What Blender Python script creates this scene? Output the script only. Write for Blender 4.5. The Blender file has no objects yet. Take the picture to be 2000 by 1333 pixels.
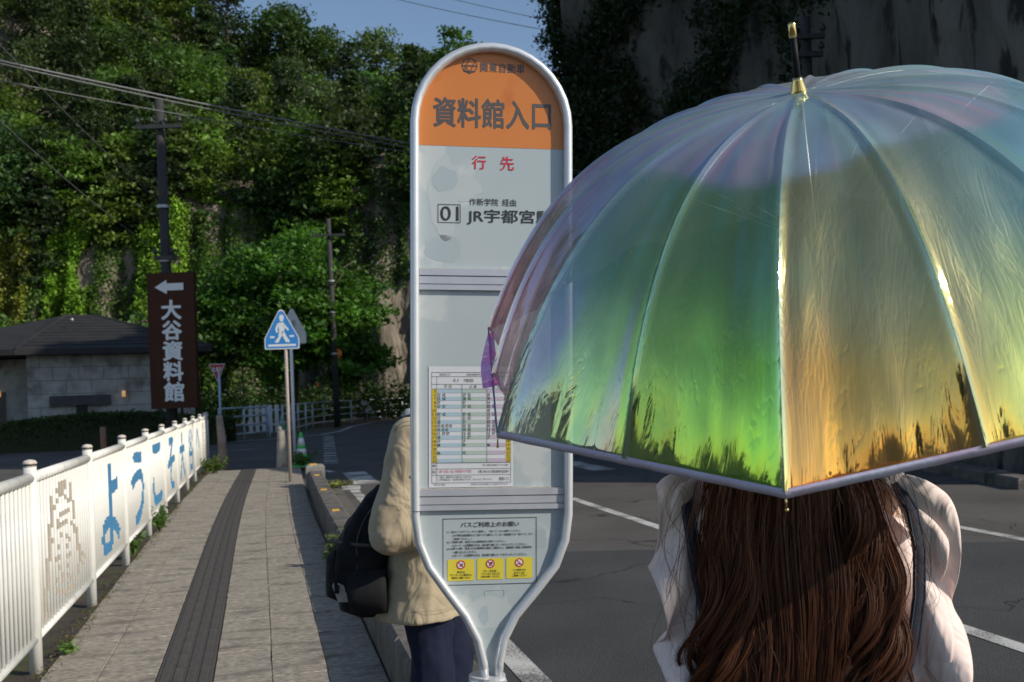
import bpy, bmesh, math, random
import numpy as np
from mathutils import Vector, Matrix, noise as mnoise

SC = bpy.context.scene
COL = SC.collection
random.seed(7)
RNG = np.random.default_rng(7)
R_ = math.radians

# ------------------------------------------------------------------ camera
CAM_H = 1.5
F_PX = 1944.0          # focal length in pixels of the 2000 px wide photograph (35 mm lens)
ROLL = 0.036
cam_data = bpy.data.cameras.new('camera')
cam = bpy.data.objects.new('camera', cam_data)
COL.objects.link(cam)
cam.location = (0, 0, CAM_H)
cam.rotation_euler = (math.pi / 2, ROLL, 0)
cam_data.lens = 35.0
cam_data.sensor_width = 36.0
cam_data.shift_y = 0.04555
cam_data.clip_start = 0.05
cam_data.clip_end = 3000
cam_data.dof.use_dof = True
cam_data.dof.focus_distance = 2.2
cam_data.dof.aperture_fstop = 9.0
SC.camera = cam

# ------------------------------------------------------------------ sky, sun, exposure
SUN_AZ, SUN_EL = R_(67), R_(33)          # azimuth counted from straight behind the camera towards the right
SUN = Vector((math.cos(SUN_EL) * math.sin(SUN_AZ), -math.cos(SUN_EL) * math.cos(SUN_AZ), math.sin(SUN_EL)))
world = bpy.data.worlds.new('World')
SC.world = world
world.use_nodes = True
wn = world.node_tree
bg = wn.nodes['Background']
sky = wn.nodes.new('ShaderNodeTexSky')
sky.sky_type = 'NISHITA'
sky.sun_disc = False
sky.sun_elevation = SUN_EL
sky.sun_rotation = math.atan2(SUN.x, SUN.y)
sky.air_density = 1.0
sky.dust_density = 0.6
sky.ozone_density = 1.5
wn.links.new(sky.outputs[0], bg.inputs[0])
bg.inputs[1].default_value = 0.145
sun_data = bpy.data.lights.new('sun', 'SUN')
sun_data.energy = 4.5
sun_data.angle = R_(0.5)
sun_data.color = (1.0, 0.93, 0.80)
sun = bpy.data.objects.new('sun', sun_data)
COL.objects.link(sun)
sun.rotation_euler = SUN.to_track_quat('Z', 'Y').to_euler()
SC.view_settings.view_transform = 'Standard'
SC.view_settings.look = 'None'
SC.view_settings.exposure = -0.2
SC.view_settings.gamma = 1.0
SC.cycles.max_bounces = 10
SC.cycles.transparent_max_bounces = 24

# ------------------------------------------------------------------ survey helpers
def un(px, py):
    a, b = px - 1000.0, 757.6 - py
    return a * math.cos(ROLL) + b * math.sin(ROLL), -a * math.sin(ROLL) + b * math.cos(ROLL)
def at(px, py, Y):
    x, y = un(px, py)
    return Vector((x / F_PX * Y, Y, CAM_H + y / F_PX * Y))
def gnd(px, py, z=0.0):
    x, y = un(px, py)
    Y = (z - CAM_H) * F_PX / y
    return Vector((x / F_PX * Y, Y, z))
PHI = R_(13.934)
NE, EE = Vector((math.cos(PHI), math.sin(PHI), 0)), Vector((-math.sin(PHI), math.cos(PHI), 0))
def uv(u, v, z=0.0):
    """street coordinates: u to the right across the pavement, v along it"""
    return NE * u + EE * v + Vector((0, 0, z))

# ------------------------------------------------------------------ mesh helpers
class MB:
    def __init__(self):
        self.v, self.f = [], []
    def add(self, vs, fs):
        n = len(self.v)
        self.v += [tuple(p) for p in vs]
        self.f += [tuple(i + n for i in q) for q in fs]
        return self
    def box(self, lo, hi, frame=None):
        x0, y0, z0 = lo; x1, y1, z1 = hi
        vs = [(x0, y0, z0), (x1, y0, z0), (x1, y1, z0), (x0, y1, z0), (x0, y0, z1), (x1, y0, z1), (x1, y1, z1), (x0, y1, z1)]
        if frame: vs = [frame(*p) for p in vs]
        return self.add(vs, [(0, 3, 2, 1), (4, 5, 6, 7), (0, 1, 5, 4), (1, 2, 6, 5), (2, 3, 7, 6), (3, 0, 4, 7)])
    def bevbox(self, lo, hi, b, frame=None):
        """box with a chamfered top edge"""
        x0, y0, z0 = lo; x1, y1, z1 = hi
        vs = [(x0, y0, z0), (x1, y0, z0), (x1, y1, z0), (x0, y1, z0),
              (x0, y0, z1 - b), (x1, y0, z1 - b), (x1, y1, z1 - b), (x0, y1, z1 - b),
              (x0 + b, y0 + b, z1), (x1 - b, y0 + b, z1), (x1 - b, y1 - b, z1), (x0 + b, y1 - b, z1)]
        if frame: vs = [frame(*p) for p in vs]
        fs = [(8, 9, 10, 11)]
        for a, c in ((0, 4), (4, 8)):
            for i in range(4):
                j = (i + 1) % 4
                fs.append((a + i, a + j, c + j, c + i))
        return self.add(vs, fs)
    def tube(self, pts, rad, n=8, cap=True, sx=1.0):
        pts = [Vector(p) for p in pts]
        m = len(pts)
        rads = rad if isinstance(rad, (list, tuple)) else [rad] * m
        vs, fs = [], []
        prev = None
        for i in range(m):
            d = (pts[min(i + 1, m - 1)] - pts[max(i - 1, 0)])
            if d.length < 1e-9: d = Vector((0, 0, 1))
            d.normalize()
            if prev is None:
                ref = Vector((0, 0, 1)) if abs(d.z) < 0.9 else Vector((1, 0, 0))
                a = d.cross(ref).normalized()
            else:
                a = (prev - d * prev.dot(d))
                a = a.normalized() if a.length > 1e-6 else d.orthogonal().normalized()
            prev = a
            b = d.cross(a)
            for k in range(n):
                t = 2 * math.pi * k / n
                vs.append(pts[i] + (a * math.cos(t) * sx + b * math.sin(t)) * rads[i])
        for i in range(m - 1):
            for k in range(n):
                j = (k + 1) % n
                fs.append((i * n + k, i * n + j, (i + 1) * n + j, (i + 1) * n + k))
        if cap:
            fs.append(tuple(range(n))[::-1])
            fs.append(tuple((m - 1) * n + k for k in range(n)))
        return self.add(vs, fs)
    def capsule(self, p0, p1, r0, r1, n=12, sx=1.0):
        p0, p1 = Vector(p0), Vector(p1)
        d = (p1 - p0)
        L = d.length
        d = d / L if L > 1e-9 else Vector((0, 0, 1))
        pts, rr = [], []
        for t in (-0.98, -0.75, -0.4, 0):
            pts.append(p0 + d * r0 * t); rr.append(r0 * math.sqrt(max(0.02, 1 - t * t)))
        pts.append(p0.lerp(p1, .5)); rr.append((r0 + r1) / 2)
        for t in (0, 0.4, 0.75, 0.98):
            pts.append(p1 + d * r1 * t); rr.append(r1 * math.sqrt(max(0.02, 1 - t * t)))
        return self.tube(pts, rr, n, True, sx)
    def ball(self, c, r, nu=12, nv=8):
        rx, ry, rz = r if isinstance(r, (list, tuple)) else (r, r, r)
        vs, fs = [(c[0], c[1], c[2] - rz)], []
        for i in range(1, nv):
            t = -math.pi / 2 + math.pi * i / nv
            for k in range(nu):
                p = 2 * math.pi * k / nu
                vs.append((c[0] + rx * math.cos(t) * math.cos(p), c[1] + ry * math.cos(t) * math.sin(p), c[2] + rz * math.sin(t)))
        vs.append((c[0], c[1], c[2] + rz))
        for k in range(nu):
            j = (k + 1) % nu
            fs.append((0, 1 + j, 1 + k))
            for i in range(nv - 2):
                a = 1 + i * nu
                fs.append((a + k, a + j, a + nu + j, a + nu + k))
            a = 1 + (nv - 2) * nu
            fs.append((a + k, a + j, len(vs) - 1))
        return self.add(vs, fs)
    def loft(self, rings, cap=True):
        """rings: lists of points, all of one length, closed round"""
        n = len(rings[0]); vs, fs = [], []
        for r in rings: vs += list(r)
        for i in range(len(rings) - 1):
            for k in range(n):
                j = (k + 1) % n
                fs.append((i * n + k, i * n + j, (i + 1) * n + j, (i + 1) * n + k))
        if cap:
            fs.append(tuple(range(n))[::-1]); fs.append(tuple((len(rings) - 1) * n + k for k in range(n)))
        return self.add(vs, fs)
    def sheet(self, grid, closed=False):
        m, n = len(grid), len(grid[0]); vs, fs = [], []
        for r in grid: vs += list(r)
        for i in range(m - 1):
            for k in range(n - 1):
                fs.append((i * n + k, i * n + k + 1, (i + 1) * n + k + 1, (i + 1) * n + k))
        return self.add(vs, fs)
    def prism(self, poly, y0, y1, frame=None):
        """poly of (x, z) extruded along y"""
        n = len(poly)
        vs = [(x, y0, z) for x, z in poly] + [(x, y1, z) for x, z in poly]
        if frame: vs = [frame(*p) for p in vs]
        fs = [tuple(range(n)), tuple(range(n, 2 * n))[::-1]]
        fs += [(i, (i + n), (i + 1) % n + n, (i + 1) % n) for i in range(n)]
        return self.add(vs, fs)
    def build(self, name, mat=None, parent=None, smooth=False, label=None, cat=None, group=None, kind=None):
        me = bpy.data.meshes.new(name)
        me.from_pydata(self.v, [], self.f)
        if smooth: me.polygons.foreach_set('use_smooth', [True] * len(me.polygons))
        return link(name, me, mat, parent, label, cat, group, kind)

def link(name, me, mat=None, parent=None, label=None, cat=None, group=None, kind=None):
    o = bpy.data.objects.new(name, me)
    COL.objects.link(o)
    if mat is not None and me is not None and not me.materials: me.materials.append(mat)
    if parent is not None: o.parent = parent
    return tag(o, label, cat, group, kind)
def tag(o, label=None, cat=None, group=None, kind=None):
    if label: o['label'] = label
    if cat: o['category'] = cat
    if group: o['group'] = group
    if kind: o['kind'] = kind
    return o
def thing(name, label, cat, loc=(0, 0, 0), rot=(0, 0, 0), group=None):
    o = bpy.data.objects.new(name, None)
    o.empty_display_size = 0.1
    COL.objects.link(o)
    o.location = loc; o.rotation_euler = rot
    return tag(o, label, cat, group)
def np_mesh(name, V, Q, tint=None, smooth=False):
    """fast mesh of quads from numpy arrays"""
    me = bpy.data.meshes.new(name)
    V = np.ascontiguousarray(V, dtype=np.float32); Q = np.ascontiguousarray(Q, dtype=np.int32)
    me.vertices.add(len(V)); me.vertices.foreach_set('co', V.ravel())
    me.loops.add(Q.size); me.loops.foreach_set('vertex_index', Q.ravel())
    me.polygons.add(len(Q))
    me.polygons.foreach_set('loop_start', np.arange(0, Q.size, Q.shape[1], dtype=np.int32))
    if smooth: me.polygons.foreach_set('use_smooth', np.ones(len(Q), dtype=bool))
    me.update(calc_edges=True)
    if tint is not None:
        a = me.color_attributes.new('tint', 'FLOAT_COLOR', 'POINT')
        c = np.ones((len(V), 4), dtype=np.float32); c[:, :3] = tint
        a.data.foreach_set('color', c.ravel())
    return me

# ------------------------------------------------------------------ material helpers
def nodes(name):
    m = bpy.data.materials.new(name)
    m.use_nodes = True
    nt = m.node_tree
    return m, nt, nt.nodes['Principled BSDF'], nt.nodes['Material Output']
def nd(nt, kind, **kw):
    n = nt.nodes.new(kind)
    for k, v in kw.items(): setattr(n, k, v)
    return n
def noise_col(nt, c1, c2, scale, detail=4, stretch=(1, 1, 1), lo=0.35, hi=0.65, coord='Object', rough=0.6):
    tc = nd(nt, 'ShaderNodeTexCoord') if coord != 'Position' else nd(nt, 'ShaderNodeNewGeometry'); mp = nd(nt, 'ShaderNodeMapping')
    mp.inputs['Scale'].default_value = stretch
    if coord == 'Position': mp.vector_type = 'TEXTURE'; mp.inputs['Rotation'].default_value = (0, 0, 0.2432); mp.inputs['Scale'].default_value = tuple(1 / s for s in stretch)
    nz = nd(nt, 'ShaderNodeTexNoise'); nz.inputs['Scale'].default_value = scale; nz.inputs['Detail'].default_value = detail
    nz.inputs['Roughness'].default_value = rough
    cr = nd(nt, 'ShaderNodeValToRGB')
    cr.color_ramp.elements[0].position = lo; cr.color_ramp.elements[1].position = hi
    cr.color_ramp.elements[0].color = (*c1, 1); cr.color_ramp.elements[1].color = (*c2, 1)
    nt.links.new(tc.outputs[coord], mp.inputs['Vector']); nt.links.new(mp.outputs[0], nz.inputs['Vector'])
    nt.links.new(nz.outputs['Fac'], cr.inputs['Fac'])
    return cr.outputs['Color'], mp, nz
def mix_col(nt, fac, a, b, mode='MIX'):
    mx = nd(nt, 'ShaderNodeMix', data_type='RGBA', blend_type=mode)
    for s, v in ((mx.inputs[0], fac), (mx.inputs[6], a), (mx.inputs[7], b)):
        if hasattr(v, 'is_linked') or hasattr(v, 'links'): nt.links.new(v, s)
        elif isinstance(v, (int, float)): s.default_value = v
        else: s.default_value = (*v, 1)
    return mx.outputs[2]
def add_bump(nt, bsdf, mp, scale, strength, dist=0.01, detail=5):
    nz = nd(nt, 'ShaderNodeTexNoise'); nz.inputs['Scale'].default_value = scale; nz.inputs['Detail'].default_value = detail
    bp = nd(nt, 'ShaderNodeBump'); bp.inputs['Strength'].default_value = strength; bp.inputs['Distance'].default_value = dist
    nt.links.new(mp.outputs[0], nz.inputs['Vector']); nt.links.new(nz.outputs['Fac'], bp.inputs['Height'])
    nt.links.new(bp.outputs[0], bsdf.inputs['Normal'])
    return bp
def pm(name, c1, c2=None, scale=8, rough=0.7, metal=0.0, bump=0.0, bscale=60, bdist=0.01, stretch=(1, 1, 1), lo=0.35, hi=0.65, spec=0.5, coord='Object', c3=None, scale3=2.0, fac3=(0.5, 0.7), detail=4):
    m, nt, b, out = nodes(name)
    c2 = c2 or tuple(x * 0.85 for x in c1)
    col, mp, nz = noise_col(nt, c1, c2, scale, detail, stretch, lo, hi, coord)
    if c3:
        n3 = nd(nt, 'ShaderNodeTexNoise'); n3.inputs['Scale'].default_value = scale3; n3.inputs['Detail'].default_value = 6
        r3 = nd(nt, 'ShaderNodeMapRange'); r3.inputs[1].default_value = fac3[0]; r3.inputs[2].default_value = fac3[1]
        nt.links.new(mp.outputs[0], n3.inputs['Vector']); nt.links.new(n3.outputs['Fac'], r3.inputs[0])
        col = mix_col(nt, r3.outputs[0], col, c3)
    nt.links.new(col, b.inputs['Base Color'])
    b.inputs['Roughness'].default_value = rough; b.inputs['Metallic'].default_value = metal
    b.inputs['Specular IOR Level'].default_value = spec
    if bump: add_bump(nt, b, mp, bscale, bump, bdist)
    return m
def fold_bump(m, scale, stretch, strength, dist, detail=2, distort=0.5):
    """soft cloth folds under whatever fine relief the material already has"""
    nt = m.node_tree; b = nt.nodes['Principled BSDF']
    tc = nd(nt, 'ShaderNodeTexCoord'); mp = nd(nt, 'ShaderNodeMapping'); mp.inputs['Scale'].default_value = stretch
    nz = nd(nt, 'ShaderNodeTexNoise'); nz.inputs['Scale'].default_value = scale; nz.inputs['Detail'].default_value = detail; nz.inputs['Distortion'].default_value = distort
    bp = nd(nt, 'ShaderNodeBump'); bp.inputs['Strength'].default_value = strength; bp.inputs['Distance'].default_value = dist
    nt.links.new(tc.outputs['Object'], mp.inputs['Vector']); nt.links.new(mp.outputs[0], nz.inputs['Vector']); nt.links.new(nz.outputs['Fac'], bp.inputs['Height'])
    if b.inputs['Normal'].is_linked:
        nt.links.new(bp.outputs[0], b.inputs['Normal'].links[0].from_node.inputs['Normal'])
    else: nt.links.new(bp.outputs[0], b.inputs['Normal'])
    return m
def leaf_mat(name, gain=(1, 1, 1), trans=0.35, rough=0.55):
    m, nt, b, out = nodes(name)
    at_ = nd(nt, 'ShaderNodeAttribute', attribute_name='tint')
    tc = nd(nt, 'ShaderNodeTexCoord')
    nz = nd(nt, 'ShaderNodeTexNoise'); nz.inputs['Scale'].default_value = 0.55; nz.inputs['Detail'].default_value = 5
    nt.links.new(tc.outputs['Object'], nz.inputs['Vector'])
    mr = nd(nt, 'ShaderNodeMapRange'); mr.inputs[1].default_value = 0.3; mr.inputs[2].default_value = 0.7
    mr.inputs[3].default_value = 0.6; mr.inputs[4].default_value = 1.35
    nt.links.new(nz.outputs['Fac'], mr.inputs[0])
    col = mix_col(nt, 1.0, at_.outputs['Color'], gain, 'MULTIPLY')
    vm = nd(nt, 'ShaderNodeVectorMath', operation='SCALE')
    nt.links.new(col, vm.inputs[0]); nt.links.new(mr.outputs[0], vm.inputs['Scale'])
    nt.links.new(vm.outputs[0], b.inputs['Base Color'])
    b.inputs['Roughness'].default_value = rough
    b.inputs['Specular IOR Level'].default_value = 0.35
    tr = nd(nt, 'ShaderNodeBsdfTranslucent')
    c2 = mix_col(nt, 1.0, vm.outputs[0], (1.3, 1.45, 0.5), 'MULTIPLY')
    nt.links.new(c2, tr.inputs['Color'])
    mx = nd(nt, 'ShaderNodeMixShader'); mx.inputs[0].default_value = trans
    nt.links.new(b.outputs[0], mx.inputs[1]); nt.links.new(tr.outputs[0], mx.inputs[2])
    nt.links.new(mx.outputs[0], out.inputs['Surface'])
    return m

MT = {}
MT['white_paint'] = pm('white_paint', (0.80, 0.79, 0.75), (0.70, 0.68, 0.62), 14, 0.45, bump=0.12, bscale=90, bdist=0.002, c3=(0.30, 0.24, 0.17), scale3=9, fac3=(0.60, 0.80), stretch=(1, 1, 0.35))
MT['blue_paint'] = pm('blue_paint', (0.045, 0.17, 0.33), (0.06, 0.21, 0.38), 25, 0.5)
MT['brown_paint'] = pm('brown_paint', (0.38, 0.33, 0.27), (0.46, 0.40, 0.33), 25, 0.6)
MT['cap'] = pm('fence_cap', (0.5, 0.42, 0.36), (0.62, 0.55, 0.48), 30, 0.6)
MT['alu'] = pm('aluminium', (0.74, 0.75, 0.77), (0.66, 0.67, 0.69), 12, 0.34, metal=0.45, bump=0.05, bscale=120, bdist=0.001)
MT['alu_rail'] = pm('aluminium_rail', (0.52, 0.53, 0.58), (0.47, 0.48, 0.53), 12, 0.42, metal=0.35)
MT['black'] = pm('black_ink', (0.02, 0.02, 0.022), (0.03, 0.03, 0.03), 20, 0.5)
MT['grey_ink'] = pm('grey_ink', (0.075, 0.07, 0.075), (0.09, 0.08, 0.08), 20, 0.5)
MT['red_ink'] = pm('red_ink', (0.55, 0.03, 0.04), (0.5, 0.03, 0.05), 20, 0.5)
MT['paper'] = pm('paper', (0.70, 0.71, 0.74), (0.66, 0.67, 0.71), 6, 0.35)
MT['rusty'] = pm('rusty_steel', (0.22, 0.13, 0.09), (0.34, 0.28, 0.24), 20, 0.7, bump=0.2, bscale=80)
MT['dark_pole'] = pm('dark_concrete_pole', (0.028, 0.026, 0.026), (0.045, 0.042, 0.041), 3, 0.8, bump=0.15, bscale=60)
MT['dark_metal'] = pm('dark_metal', (0.03, 0.03, 0.033), (0.05, 0.05, 0.05), 10, 0.5)
MT['cable'] = pm('cable', (0.13, 0.13, 0.14), (0.17, 0.17, 0.18), 4, 0.45)
MT['galv'] = pm('galvanised', (0.45, 0.46, 0.48), (0.36, 0.37, 0.39), 20, 0.45, metal=0.5)
MT['bark'] = pm('bark', (0.075, 0.055, 0.04), (0.14, 0.11, 0.085), 6, 0.9, bump=0.5, bscale=12, bdist=0.05, stretch=(1, 1, 0.25))
MT['leaf'] = leaf_mat('leaf')
MT['leaf_vine'] = leaf_mat('leaf_vine', trans=0.3)
# ================================================================== SETTING
ROAD_Z = -0.06
MT['earth'] = pm('earth', (0.10, 0.075, 0.05), (0.06, 0.07, 0.03), 0.6, 0.95, bump=0.5, bscale=4)
MT['soil'] = pm('soil', (0.035, 0.028, 0.022), (0.075, 0.055, 0.04), 5, 0.95, bump=0.6, bscale=40, bdist=0.02, c3=(0.06, 0.07, 0.02), scale3=3.5, fac3=(0.52, 0.66))

def asphalt_mat():
    m, nt, b, out = nodes('asphalt')
    tc = nd(nt, 'ShaderNodeTexCoord')
    vo = nd(nt, 'ShaderNodeTexVoronoi'); vo.inputs['Scale'].default_value = 120
    n1 = nd(nt, 'ShaderNodeTexNoise'); n1.inputs['Scale'].default_value = 130; n1.inputs['Detail'].default_value = 4; n1.inputs['Roughness'].default_value = 0.7
    n2 = nd(nt, 'ShaderNodeTexNoise'); n2.inputs['Scale'].default_value = 0.7; n2.inputs['Detail'].default_value = 6
    for n in (vo, n1, n2): nt.links.new(tc.outputs['Object'], n.inputs['Vector'])
    r1 = nd(nt, 'ShaderNodeValToRGB')
    e = r1.color_ramp.elements
    e[0].position = 0.38; e[0].color = (0.030, 0.031, 0.033, 1); e[1].position = 0.62; e[1].color = (0.075, 0.074, 0.072, 1)
    e2 = r1.color_ramp.elements.new(0.74); e2.color = (0.20, 0.19, 0.18, 1)
    nt.links.new(n1.outputs['Fac'], r1.inputs['Fac'])
    r2 = nd(nt, 'ShaderNodeMapRange'); r2.inputs[1].default_value = 0.3; r2.inputs[2].default_value = 0.7; r2.inputs[3].default_value = 0.75; r2.inputs[4].default_value = 1.25
    nt.links.new(n2.outputs['Fac'], r2.inputs[0])
    # older, greyer surface begins at a straight seam across the carriageway
    sp = nd(nt, 'ShaderNodeSeparateXYZ'); nt.links.new(tc.outputs['Object'], sp.inputs[0])
    ma = nd(nt, 'ShaderNodeMath', operation='MULTIPLY_ADD'); ma.inputs[1].default_value = 0.08
    nt.links.new(sp.outputs[0], ma.inputs[0]); nt.links.new(sp.outputs[1], ma.inputs[2])
    seam = nd(nt, 'ShaderNodeMapRange'); seam.inputs[1].default_value = 9.38; seam.inputs[2].default_value = 9.44
    nt.links.new(ma.outputs[0], seam.inputs[0])
    old = mix_col(nt, 0.62, r1.outputs[0], (0.115, 0.104, 0.092))
    col = mix_col(nt, seam.outputs[0], r1.outputs[0], old)
    sc = nd(nt, 'ShaderNodeVectorMath', operation='SCALE')
    nt.links.new(col, sc.inputs[0]); nt.links.new(r2.outputs[0], sc.inputs['Scale'])
    # hairline cracks in the older parts
    wz = nd(nt, 'ShaderNodeTexNoise'); wz.inputs['Scale'].default_value = 1.3; wz.inputs['Detail'].default_value = 5
    wa = nd(nt, 'ShaderNodeVectorMath', operation='ADD'); nt.links.new(tc.outputs['Object'], wz.inputs['Vector']); nt.links.new(tc.outputs['Object'], wa.inputs[0]); nt.links.new(wz.outputs['Color'], wa.inputs[1])
    cv = nd(nt, 'ShaderNodeTexVoronoi', feature='DISTANCE_TO_EDGE'); cv.inputs['Scale'].default_value = 0.38; nt.links.new(wa.outputs[0], cv.inputs['Vector'])
    cm = nd(nt, 'ShaderNodeMapRange'); cm.inputs[1].default_value = 0.001; cm.inputs[2].default_value = 0.006; nt.links.new(cv.outputs['Distance'], cm.inputs[0])
    ck = mix_col(nt, cm.outputs[0], (0.018, 0.018, 0.018), sc.outputs[0])
    nt.links.new(ck, b.inputs['Base Color'])
    b.inputs['Roughness'].default_value = 0.82; b.inputs['Specular IOR Level'].default_value = 0.35
    bp = nd(nt, 'ShaderNodeBump'); bp.inputs['Strength'].default_value = 0.55; bp.inputs['Distance'].default_value = 0.006
    nt.links.new(vo.outputs['Distance'], bp.inputs['Height']); nt.links.new(bp.outputs[0], b.inputs['Normal'])
    return m
MT['asphalt'] = asphalt_mat()
def line_mat():
    m, nt, b, out = nodes('road_line')
    tc = nd(nt, 'ShaderNodeTexCoord')
    n = nd(nt, 'ShaderNodeTexNoise'); n.inputs['Scale'].default_value = 55; n.inputs['Detail'].default_value = 6; n.inputs['Roughness'].default_value = 0.7
    n2 = nd(nt, 'ShaderNodeTexNoise'); n2.inputs['Scale'].default_value = 2.2; n2.inputs['Detail'].default_value = 3
    ad = nd(nt, 'ShaderNodeMath', operation='ADD')
    nt.links.new(tc.outputs['Object'], n.inputs['Vector']); nt.links.new(tc.outputs['Object'], n2.inputs['Vector'])
    nt.links.new(n.outputs['Fac'], ad.inputs[0]); nt.links.new(n2.outputs['Fac'], ad.inputs[1])
    r = nd(nt, 'ShaderNodeMapRange'); r.inputs[1].default_value = 0.84; r.inputs[2].default_value = 1.06
    nt.links.new(ad.outputs[0], r.inputs[0])
    nt.links.new(mix_col(nt, r.outputs[0], (0.12, 0.115, 0.11), (0.52, 0.51, 0.48)), b.inputs['Base Color'])
    b.inputs['Roughness'].default_value = 0.8
    return m
MT['line'] = line_mat()
MT['paver'] = pm('paver_concrete', (0.43, 0.385, 0.315), (0.16, 0.135, 0.105), 40, 0.92, bump=1.0, bscale=75, bdist=0.010, c3=(0.13, 0.11, 0.09), scale3=5, fac3=(0.50, 0.74), stretch=(0.5, 1.5, 1), detail=10, coord='Position')
MT['tactile'] = pm('tactile_rubber', (0.050, 0.046, 0.043), (0.075, 0.065, 0.055), 14, 0.75, bump=0.2, bscale=60, bdist=0.003, c3=(0.12, 0.09, 0.07), scale3=7, fac3=(0.62, 0.78))
MT['kerb'] = pm('kerb_concrete', (0.15, 0.135, 0.12), (0.09, 0.08, 0.07), 9, 0.9, bump=0.5, bscale=45, bdist=0.01, c3=(0.05, 0.05, 0.035), scale3=3, fac3=(0.5, 0.68))
MT['reflector'] = pm('yellow_reflector', (0.75, 0.45, 0.05), (0.6, 0.33, 0.04), 30, 0.5)

# ground sheet to the horizon
MB().add([(-1500, -1500, -0.12), (1500, -1500, -0.12), (1500, 1500, -0.12), (-1500, 1500, -0.12)], [(0, 1, 2, 3)]).build('ground', MT['earth'], kind='structure')
# carriageway, junction and the side road: one asphalt sheet
poly = [(-70, -60), (14, -60), (12, 10.5), (7.6, 11.5), (7.3, 24), (4.5, 29), (1.6, 31.5), (1.2, 42), (-2, 56), (-5, 60), (-8.4, 54.5), (-8.0, 43), (-9.2, 39.3), (-11, 35.5), (-30, 29), (-70, 27)]
MB().add([(x, y, ROAD_Z) for x, y in poly], [tuple(range(len(poly)))]).build('road', MT['asphalt'], kind='structure')
road = bpy.data.objects['road']

# painted markings, each a thin sheet 4 mm above the asphalt
def marking(pts, name='road_marking', z=ROAD_Z + 0.004):
    return MB().add([(p[0], p[1], z) for p in pts], [tuple(range(len(pts)))]).build(name, MT['line'], road)
def strip(line, w, z=ROAD_Z + 0.004, name='road_marking'):
    g = []
    for i, p in enumerate(line):
        p = Vector((p[0], p[1], 0)); a = Vector((*line[max(i - 1, 0)][:2], 0)); b = Vector((*line[min(i + 1, len(line) - 1)][:2], 0))
        d = (b - a).normalized(); n = Vector((-d.y, d.x, 0)) * w / 2
        g.append([p - n + Vector((0, 0, z)), p + n + Vector((0, 0, z))])
    return MB().sheet(g).build(name, MT['line'], road)
strip([uv(1.34, v) for v in (1.5, 8, 16.2)], 0.15)
strip([uv(4.06, v) for v in (1.5, 8, 15.4)], 0.13)
strip([uv(6.70, v) for v in (3.0, 8, 13.6)], 0.13)
for k in range(6):
    u = 1.42 + k * 0.86
    marking([uv(u, 17.2), uv(u + 0.45, 17.2), uv(u + 0.45, 19.9), uv(u, 19.9)], 'zebra_bar')
strip([uv(1.26, 20.2), uv(1.15, 20.7), uv(0.9, 21.2), uv(0.75, 21.4)], 0.15)
strip([uv(1.30, 16.3), uv(1.36, 17.0)], 0.3)
for k in range(13):                      # dashed guide line across the mouth of the side road
    t = k / 12
    c = Vector((-4.15, 22.5, 0)).lerp(Vector((-6.85, 36.8, 0)), t ** 1.2)
    d = Vector((-0.19, 0.98, 0)); n = Vector((0.98, 0.19, 0))
    w, l = 0.16 + 0.02 * t, 0.16 + 0.22 * t
    marking([c - n * w - d * l, c + n * w - d * l, c + n * w + d * l, c - n * w + d * l], 'dashed_marking')
strip([(-11.0, 34.4), (-8.6, 36.6), (-7.5, 38.5), (-7.25, 41.5), (-7.6, 47), (-7.5, 53), (-5.8, 57.5)], 0.2)
strip([(-10.6, 28.6), (-8.6, 29.3), (-7.4, 29.7)], 0.12)

# pavement: bed, pavers one by one, rubber tactile strip, soil strip under the fence
PV0, PV1 = 3.0, 21.6
bed = MB()
bed.box((-1.26, PV0, -0.20), (0.60, PV1, -0.022), lambda x, y, z: uv(x, y, z))
pavement = bed.build('pavement', pm('joint_sand', (0.17, 0.15, 0.11), (0.10, 0.09, 0.06), 12, 1.0, coord='Position'), kind='structure')
cols = [(-1.238, -0.932), (-0.932, -0.622), (-0.318, -0.012), (-0.012, 0.283), (0.283, 0.578)]
paver_shapes = []
def bend(v):                     # the tactile strip and the joints wander a little along the way
    return -0.035 * math.exp(-((v - 12) / 4.5) ** 2) + 0.10 * max(0, (v - 15) / 7) ** 1.5
for s in range(6):
    b = MB()
    b.bevbox((0.0015, 0.003, -0.06), (0.2985, 0.297, 0), 0.0035)
    # shallow combed grooves across each paver
    me = bpy.data.meshes.new('paver'); me.from_pydata(b.v, [], b.f); me.materials.append(MT['paver'])
    paver_shapes.append(me)
rp = random.Random(3)
row = 0
v = 4.6
fr = Matrix(((NE.x, EE.x, 0, 0), (NE.y, EE.y, 0, 0), (0, 0, 1, 0), (0, 0, 0, 1)))
while v < PV1 - 0.3:
    for ci, (u0, u1) in enumerate(cols):
        o = bpy.data.objects.new('paver', paver_shapes[rp.randrange(6)])
        COL.objects.link(o); o.parent = pavement
        sx = (u1 - u0) / 0.30
        off = bend(v + 0.15)
        tilt = Matrix.Rotation(rp.uniform(-0.006, 0.006), 4, 'X') @ Matrix.Rotation(rp.uniform(-0.008, 0.008), 4, 'Y')
        o.matrix_world = fr @ Matrix.Translation((u0 + off, v + (0.15 if ci in (3,) else 0) * 0, rp.uniform(-0.005, 0.003))) @ tilt @ Matrix.Diagonal((sx, 1, 1, 1))
    v += 0.30; row += 1
tm = MB(); tm.bevbox((0.003, 0.003, -0.03), (0.297, 0.297, 0.0), 0.004)
for k in range(4):
    tm.bevbox((0.022 + k * 0.068, 0.0035, -0.002), (0.022 + k * 0.068 + 0.046, 0.2965, 0.006), 0.004)
tme = bpy.data.meshes.new('tactile_tile'); tme.from_pydata(tm.v, [], tm.f); tme.materials.append(MT['tactile'])
v = 4.6
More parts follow.
